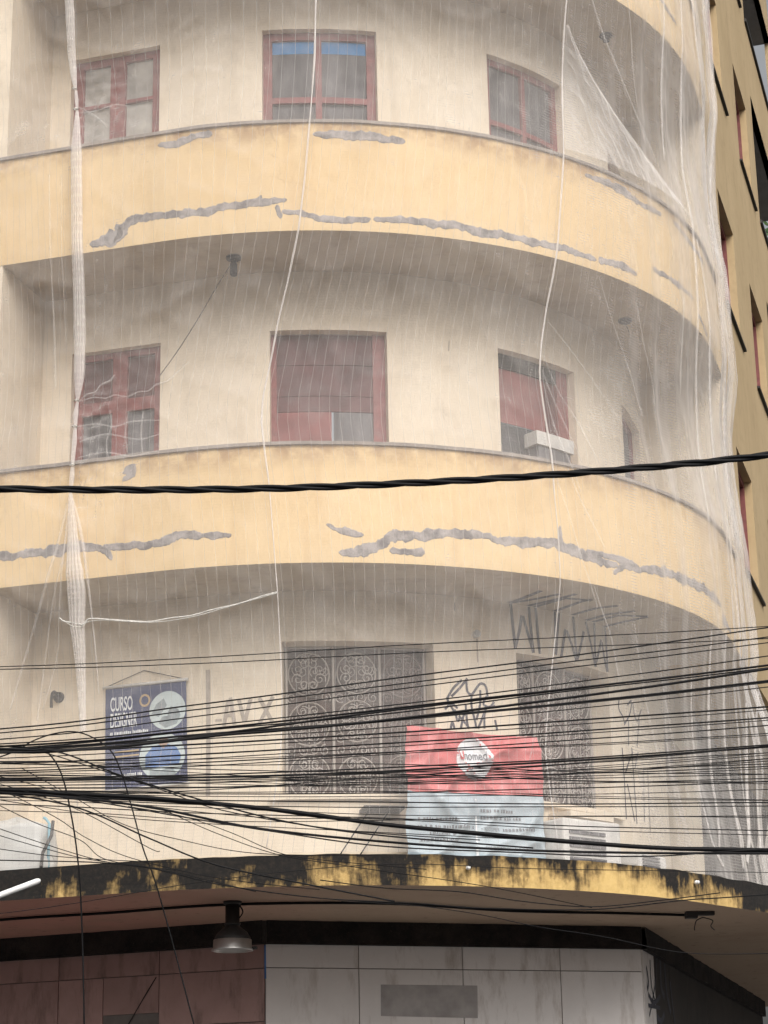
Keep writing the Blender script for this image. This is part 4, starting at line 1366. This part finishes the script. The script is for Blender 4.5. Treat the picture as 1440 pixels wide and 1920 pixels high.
folds = [([(133, 930), (120, 990), (100, 1060), (75, 1140), (45, 1230), (15, 1330)], [4, 5, 6, 5, 4, 3]),
         ([(134, 930), (122, 1040), (100, 1130), (84, 1220), (66, 1350)], [3, 4, 3, 3, 3]),
         ([(135, 930), (118, 1080), (110, 1160), (104, 1230), (76, 1330)], [3, 3, 2.5, 2.5, 2]),
         ([(137, 930), (150, 980), (160, 1030), (168, 1100), (174, 1180), (182, 1300)], [4, 7, 6, 4, 3, 2]),
         ([(95, 330), (96, 420), (98, 560), (100, 680), (101, 725)], [2, 2.5, 3, 5, 3]),
         ([(118, 330), (118, 460), (120, 640)], [1.5, 2, 1.5]),
         ([(146, 752), (160, 738), (176, 733), (186, 720), (203, 712), (212, 700)], [2, 3, 2.5, 4, 5, 2]),
         ([(146, 752), (172, 744), (196, 745), (214, 739), (236, 742), (258, 733), (276, 731), (290, 720), (312, 712), (336, 690), (352, 676)], [2, 2.5, 3, 2.5, 3, 3, 2.5, 4, 3, 2.5, 1.5]),
         # right end: the diagonal pull from the seam and the hanging pleats
         ([(1066, 45), (1090, 95), (1120, 150), (1160, 215), (1210, 290), (1250, 350), (1285, 405)], [3, 4, 4, 3, 4, 6, 6]),
         ([(1105, -10), (1130, 55), (1160, 120), (1190, 190), (1215, 255), (1232, 300)], [4, 6, 5, 4, 4, 2]),
         ([(1168, -10), (1180, 40), (1188, 100), (1196, 160), (1204, 210)], [6, 4, 4, 3, 2]),
         ([(1238, -10), (1240, 60), (1244, 150), (1247, 230), (1248, 300)], [5, 5, 8, 9, 5]),
         ([(1270, -10), (1274, 90), (1280, 180), (1283, 260), (1284, 330), (1290, 400), (1298, 500), (1304, 620), (1312, 760), (1316, 880), (1322, 980)], [5, 8, 12, 11, 9, 10, 10, 9, 9, 6, 4]),
         ([(1290, -10), (1300, 90), (1316, 200), (1326, 300), (1330, 380)], [14, 14, 16, 18, 14]),
         ([(1310, 20), (1326, 140), (1336, 260), (1338, 400), (1346, 520)], [12, 14, 16, 16, 12]),
         ([(1300, 450), (1318, 560), (1330, 680), (1340, 800), (1346, 900)], [7, 9, 12, 10, 6]),
         ([(1340, 560), (1352, 660), (1360, 760), (1366, 860), (1376, 1000)], [16, 22, 22, 16, 10]),
         ([(1356, 960), (1366, 1060), (1376, 1150), (1386, 1250)], [8, 12, 14, 12]),
         ([(1276, 560), (1280, 640), (1282, 740)], [5, 6, 3]),
         ([(1020, 690), (1040, 745), (1062, 800), (1088, 870)], [2, 3, 3, 2]), ([(1022, 660), (1050, 730), (1090, 800), (1120, 870)], [2, 2, 3, 2]),
         ([(1024, 720), (1040, 800), (1062, 862), (1085, 925)], [2, 3, 4, 3]), ([(1030, 600), (1080, 660), (1130, 730), (1180, 810)], [1.5, 2, 2, 1.5]),
         ([(1120, 520), (1150, 600), (1185, 690), (1210, 780)], [2, 2, 3, 2]), ([(1190, 560), (1210, 640), (1230, 720), (1236, 800)], [2, 3, 2, 2]),
         ([(146, 800), (180, 795), (215, 800), (250, 790), (300, 788)], [3, 4, 3, 4, 2]), ([(150, 830), (200, 815), (260, 825), (300, 815)], [3, 4, 3, 2]),
         ([(150, 860), (200, 850), (250, 858), (300, 846)], [3, 3, 4, 2]), ([(205, 768), (209, 800), (201, 830), (206, 862)], [3, 4, 3, 2]), ([(240, 770), (236, 810), (241, 850)], [2, 3, 2]), ([(268, 770), (265, 810), (270, 852)], [3, 4, 2]),
         ([(146, 212), (180, 208), (215, 196), (245, 200)], [2, 3, 3, 2]), ([(146, 200), (175, 215), (205, 240)], [2, 2, 1.5]),
         ([(1060, 880), (1085, 940), (1110, 990), (1130, 1030)], [4, 3, 3, 2]),
         ([(1040, 900), (1060, 960), (1090, 1060), (1120, 1140)], [2, 3, 3, 2]),
         ([(1110, 1100), (1130, 1150), (1150, 1200), (1170, 1290)], [2, 3, 3, 2]),
         ([(1330, 1180), (1334, 1280), (1336, 1400), (1338, 1520), (1334, 1600)], [6, 8, 12, 9, 6]),
         ([(1356, 1180), (1362, 1300), (1366, 1420), (1374, 1560), (1378, 1630)], [5, 7, 9, 9, 10]),
         ([(1392, 1200), (1402, 1320), (1406, 1420), (1400, 1520), (1385, 1620)], [14, 18, 16, 20, 16]),
         ([(1300, 1250), (1306, 1400), (1318, 1560), (1340, 1625)], [3, 5, 5, 8]),
         ([(1420, 1300), (1422, 1400), (1424, 1500), (1412, 1600)], [10, 12, 14, 12]),
         ([(1190, 1170), (1215, 1300), (1240, 1430), (1262, 1560)], [2, 3, 3, 3]),
         ([(1230, 1180), (1250, 1290), (1270, 1400), (1290, 1500)], [2, 3, 2, 3]),
         ([(1020, 1330), (1000, 1400), (990, 1440)], [3, 3, 2]), ([(1024, 1330), (1032, 1420), (1036, 1500)], [3, 3, 3])]
for k, (p, w) in enumerate(folds):
    fold(p, [q*1.1 for q in w], 'net_fold', 1 if max(w) < 7 else 2, .35, seed=k+20)
# seams and tie cords
for f_ in (seam_a, seam_b):
    mb = MB()
    zz = lin(ZB+.05, ZT, 120)
    mb.tube([pos(f_(z), RN+belly(z)+bottom(z)+.012, z) for z in zz], [.0078+.004*noise.noise((z*2, 1, 1)) if z > 7.3 else .0045 for z in zz], 6)
    mb.build('seam_cord', M['netseam'], NET, True)
for k, (x, y) in enumerate(knots):
    c, nn = cloth_pt(x, y, .03)
    e = Vector((-nn.y, nn.x, 0))
    MB().tube([c+e*.020*math.cos(a)+nn*.020*math.sin(a)+Vector((0, 0, .004*math.sin(2*a))) for a in lin(0, 2*math.pi, 12)], .006, 5, cap=False).build('knot_cord', M['cord'], NET, True)
tie = [cloth_pt(x, y, .05)[0] for x, y in ((114, 1160), (122, 1166), (140, 1169), (157, 1172), (164, 1165), (174, 1161), (215, 1163), (260, 1166), (285, 1166), (320, 1160), (360, 1155), (400, 1144), (450, 1133), (490, 1120), (520, 1112))]
MB().tube(smooth_path(tie, 5), .0055, 6).build('tie_cord', M['cord'], NET, True)
tie = [cloth_pt(x, y, .055)[0] for x, y in ((128, 1170), (142, 1176), (158, 1175), (166, 1168), (200, 1164), (285, 1168), (360, 1158), (420, 1142), (520, 1114))]
MB().tube(smooth_path(tie, 5), .003, 5).build('tie_cord', M['cord'], NET, True)

# ================================================================== OVERHEAD CABLES (in the street, nearer than the facade)
rc = random.Random(21)
def cable_pts(px, Y, slope=0.0):
    return [on_plane(x, y, (0, Y, 0), Vector((slope, 1, 0)).normalized()) for x, y in px]
def cable(px, Y, wpx, label, group=None, slope=0.0, k=8, ext=True, name='overhead_cable'):
    px = list(px)
    if ext:        # run on out of the frame on both sides with the same slope
        (x0, y0), (x1, y1) = px[0], px[1]
        (x2, y2), (x3, y3) = px[-2], px[-1]
        px = [(x0-900, y0-(y1-y0)/(x1-x0)*900*.5)]+px+[(x3+900, y3+(y3-y2)/(x3-x2)*900*1.1)]
    P = cable_pts(px, Y, slope)
    d = (P[len(P)//2]-CAM).length
    rad = wpx*.5*d/FPX
    Q = smooth_path(P, k)
    if ext:      # slight irregular slack
        a, b_ = rc.uniform(0, 9), rc.uniform(.5, 1.1)
        Q = [q+Vector((0, 0, .006*noise.noise((q.x*b_, a, 0)))) for q in Q]
    o = MB().tube(Q, rad, 6).build(name, M['black'], None, True)
    return tag(o, label, 'cable', group)
GRP = 'overhead cables in the crowded run across the first storey'
x0 = [1250, 1255, 1367, 1374, 1387, 1395, 1400, 1404, 1406, 1408, 1410, 1412, 1422, 1432, 1441, 1446, 1450, 1460, 1464, 1468, 1474, 1478, 1482, 1486, 1489, 1494, 1500, 1508]
xm = [1211, 1226, 1275, 1286, 1296, 1325, 1331, 1339, 1351, 1354, 1364, 1375, 1382, 1394, 1402, 1412, 1418, 1440, 1446, 1450, 1458, 1470, 1486, 1494, 1505, 1514, 1527, 1535]
xr = [1174, 1197, 1177, 1195, 1205, 1230, 1247, 1252, 1277, 1280, 1288, 1325, 1331, 1345, 1350, 1360, 1375, 1397, 1400, 1412, 1437, 1441, 1465, 1480, 1505, 1511, 1530, 1558]
wd = [2, 2, 3, 2.6, 2.4, 2.6, 4, 3, 4.6, 2.4, 2.2, 3.6, 2, 3.2, 2, 2.6, 2, 3, 4.4, 2, 2.2, 1.6, 2.4, 1.6, 2.6, 2, 1.6, 2.2]
lab = {0: 'topmost thin cable crossing above the grilles', 1: 'second thin cable from the top, just under the topmost one', 2: 'cable third from the top, rising steeply to the right edge',
       6: 'thick cable passing over the blue poster towards the upper right', 8: 'thickest cable of the upper bunch crossing the large grille', 18: 'thick dark cable crossing the white logo of the banner'}
ZL = ('black cable of the crowded run passing just above the clinic banner', 'black cable of the crowded run crossing the red field of the banner', 'black cable of the crowded run crossing the pale blue field of the banner')
for i in range(len(x0)):
    Y = -9.5+1.9*rc.random()
    sag = rc.uniform(-2, 2)
    ya = .5*(x0[i]+xm[i])+sag+2.0; yb = .5*(xm[i]+xr[i])+rc.uniform(-1, 3)
    lb = lab.get(i)
    y9 = xm[i]+.46*(yb-xm[i])
    if 1408 < y9 < 1416: xm[i] -= y9-1406; yb -= y9-1406; y9 = 1406
    elif 1416 <= y9 < 1430: xm[i] += 1431-y9; yb += 1431-y9; y9 = 1431
    zi = 0 if y9 < 1372 else 1 if y9 < 1468 else 2
    cable([(0, x0[i]), (360, ya), (720, xm[i]), (1080, yb), (1440, xr[i])], Y, wd[i]*.92, lb or ZL[zi], None if lb else GRP+str(('', ', above the banner', ', over the red field', ', over the pale field')[zi+1]), slope=-.08)
# thinner strands that criss-cross the run
for i in range(16):
    a = rc.uniform(1425, 1500); m_ = a+rc.uniform(-45, 25); b_ = m_+rc.uniform(-60, 30)
    m_ = min(m_, 1520)
    y9 = m_+.23*(b_-m_)
    if 1404 < y9 < 1432: m_ += 28; b_ += 28
    cable([(0, a), (400, .5*(a+m_)+3), (720, m_), (1080, .5*(m_+b_)+4), (1440, b_)], -9.4+1.8*rc.random(), rc.uniform(1.2, 1.9), 'hair-thin black strand criss-crossing the cable run', 'hair-thin strands in the cable run', slope=-.08)
# heavy bundles sinking to the right
cable([(-60, 1478), (120, 1488), (300, 1498), (520, 1518), (720, 1545), (900, 1562), (1080, 1578), (1250, 1590), (1440, 1594)], -8.9, 8.2, 'heaviest black cable bundle sinking from left to right across the banner', slope=-.05)
cable([(-60, 1484), (140, 1494), (300, 1502), (480, 1516), (600, 1532), (760, 1552), (1000, 1574), (1250, 1592), (1440, 1600)], -8.86, 4.6, 'black cable lashed to the underside of the heaviest bundle', slope=-.05)
cable([(-60, 1486), (150, 1498), (300, 1517), (480, 1552), (720, 1577), (960, 1592), (1200, 1598), (1440, 1600)], -9.1, 4.6, 'medium cable sagging just below the heaviest bundle', slope=-.05)
cable([(-60, 1484), (150, 1500), (340, 1531), (520, 1560), (720, 1587), (960, 1598), (1200, 1605), (1440, 1592)], -9.2, 2.6, 'thin cable skimming along the top of the canopy edge', slope=-.05)
cable([(-60, 1404), (80, 1407), (180, 1404), (300, 1392), (420, 1378), (520, 1370), (720, 1350), (1080, 1306), (1440, 1254)], -8.8, 5.0, 'tight black cable bundle over the poster rising to the right edge', slope=-.05)
cable([(-60, 1411), (80, 1411), (190, 1402), (300, 1390), (480, 1366), (720, 1333), (1080, 1290), (1440, 1248)], -8.75, 4.2, 'upper of the two bundled cables over the poster', slope=-.05)
# strands fanning down from the left bundle across the canopy edge
fan = [[(-60, 1396), (100, 1408), (230, 1455), (420, 1512), (560, 1545), (720, 1567), (1000, 1590)],
       [(60, 1405), (130, 1425), (300, 1480), (420, 1520), (640, 1556), (900, 1575)],
       [(-40, 1480), (140, 1513), (280, 1572), (400, 1620), (560, 1655), (740, 1690)],
       [(-40, 1460), (100, 1530), (160, 1570), (250, 1610), (420, 1648), (600, 1668)],
       [(-40, 1490), (60, 1540), (150, 1575), (200, 1612), (330, 1632)],
       [(-40, 1540), (70, 1578), (190, 1614), (300, 1630), (480, 1672)],
       [(-40, 1555), (80, 1590), (170, 1612), (260, 1622)],
       [(-40, 1586), (90, 1604), (200, 1612), (330, 1618)],
       [(300, 1515), (400, 1560), (520, 1602), (640, 1622), (900, 1660), (1110, 1702)],
       [(240, 1512), (340, 1530), (430, 1560), (520, 1598), (600, 1612), (800, 1630)],
       [(0, 1470), (100, 1500), (170, 1530), (280, 1590), (300, 1596)],
       [(40, 1440), (130, 1490), (230, 1545), (340, 1575), (480, 1600), (700, 1604)],
       [(0, 1500), (200, 1530), (400, 1545), (700, 1560), (1000, 1575)],
       [(0, 1520), (200, 1526), (420, 1540), (720, 1538), (1080, 1530), (1440, 1533)],
       [(0, 1456), (200, 1500), (480, 1532), (720, 1536), (1080, 1556), (1440, 1566)]]
for i, p in enumerate(fan):
    cable(p, -9.3+.7*rc.random(), (3 if i in (0, 2) else 2) if i < 3 else 1.5, 'thin black cable fanning down to the right from the left bundle', 'cables fanning down from the left bundle', ext=False)
low = [([(0, 1710), (360, 1740), (540, 1780), (700, 1800)], 0)]
cable([(-40, 1612), (240, 1622), (420, 1660), (600, 1684), (780, 1694), (900, 1703), (1110, 1706), (1290, 1688), (1440, 1678)], -9.0, 2.2, 'thin cable drooping in front of the canopy underside', slope=-.05)
cable([(600, 1650), (720, 1665), (860, 1672), (980, 1690), (1110, 1700), (1240, 1688), (1350, 1674)], -9.0, 2.0, 'thin wire dipping below the yellow right part of the canopy edge', ext=False)
cable([(640, 1690), (780, 1698), (900, 1715), (1010, 1738), (1130, 1756), (1280, 1786), (1440, 1788)], -9.1, 1.5, 'thin wire slanting down over the black beam at right', ext=False)
cable([(-60, 1720), (400, 1650), (720, 1620), (1000, 1628), (1440, 1636)], -9.2, 1.3, 'hair-thin wire crossing the canopy edge', slope=-.05)
# loops that drop to the street
cable([(-20, 1426), (30, 1408), (60, 1390), (100, 1376), (140, 1372), (176, 1384), (208, 1408), (228, 1450), (246, 1510), (268, 1590), (290, 1650), (316, 1740), (340, 1830), (366, 1930), (400, 2060)], -8.7, 2.6, 'looping wire that drops past the poster to the pavement, right of two', ext=False, name='drop_wire')
cable([(70, 1400), (88, 1410), (106, 1432), (120, 1466), (132, 1520), (142, 1580), (150, 1660), (155, 1780), (158, 1930), (160, 2060)], -8.7, 3.0, 'dark wire dropping nearly straight down at left', ext=False, name='drop_wire')
# twisted service cable
px = [(-700, 905), (-100, 915), (120, 918), (360, 918), (540, 915), (720, 908), (900, 899), (1080, 887), (1260, 872), (1440, 853), (2100, 770)]
core = smooth_path(cable_pts(px, -9.8, -.06), 40)
root = tag(empty('twisted_cable', core[0]), 'thick twisted black service cable crossing the middle balcony', 'cable')
acc = [0]
for i in range(1, len(core)): acc.append(acc[-1]+(core[i]-core[i-1]).length)
for j in range(3):
    pts = []
    for i, p in enumerate(core):
        a = acc[i]/.80*2*math.pi+j*2*math.pi/3
        pts.append(p+Vector((0, 1, 0))*math.cos(a)*.0115+Vector((0, 0, 1))*math.sin(a)*.0115)
    MB().tube(pts, .0108, 8).build('strand', M['black'], root, True)
# white rod reaching in from the left and the pole it is fixed to
P0, P1 = at_y(76, 1650, -10.0), at_y(-20, 1686, -10.0)
dd = (P1-P0).normalized()
PX = -3.6
kk = (PX+.12-P0.x)/dd.x
rod = [P0+dd*.006, P0, P0-dd*-.02]
mb = MB().tube([P0, P0+dd*.008, P0+dd*.02, P0+dd*kk], [.006, .012, .0155, .0155], 12)
tag(mb.build('white_rod', M['white'], None, True), 'white rod with rounded end reaching in from the left edge', 'rod')
root = tag(empty('utility_pole', (PX, -9.2, 0)), 'grey concrete utility pole outside the left edge', 'pole')
MB().lathe((PX, -9.2, 0), [(.20, 0), (.19, .5), (.14, 9.0), (0, 9.0)], 18).build('shaft', M['pole'], root, True)
MB().box((PX, -9.2, 7.2), 1.8, .10, .10).build('cross_arm', M['iron'], root)
MB().box((PX+.06, -9.55, (P0+dd*kk).z), .08, .9, .05).build('bracket', M['iron'], root)

# tree far behind, glimpsed through the loggia
d = ray(1436, 440)
tc = CAM+d*48
root = tag(empty('street_tree', (tc.x, tc.y, 0)), 'leafy tree glimpsed through the open loggia at the right edge', 'tree')
MB().tube([(tc.x, tc.y, 0), (tc.x+.1, tc.y, tc.z*.5), (tc.x, tc.y+.1, tc.z-1.2)], [.28, .2, .08], 8).build('trunk', M['bark'], root, True)
mb = MB()
rt_ = random.Random(5)
cl_ = [Vector((rt_.gauss(0, .9), rt_.gauss(0, .9), rt_.gauss(-1.1, .7))) for _ in range(26)]
for _ in range(2600):
    q = tc+rt_.choice(cl_)+Vector((rt_.gauss(0, .28), rt_.gauss(0, .28), rt_.gauss(0, .25)))
    a = Vector((rt_.uniform(-1, 1), rt_.uniform(-1, 1), rt_.uniform(-1, 1))).normalized()
    b_ = a.cross(Vector((rt_.uniform(-1, 1), rt_.uniform(-1, 1), rt_.uniform(-1, 1)))).normalized()
    mb.add([q-a*.09, q+b_*.04, q+a*.09, q-b_*.04], [(0, 1, 2, 3)])
tag(mb.build('crown', M['leaf'], root, recalc=False), kind='stuff')
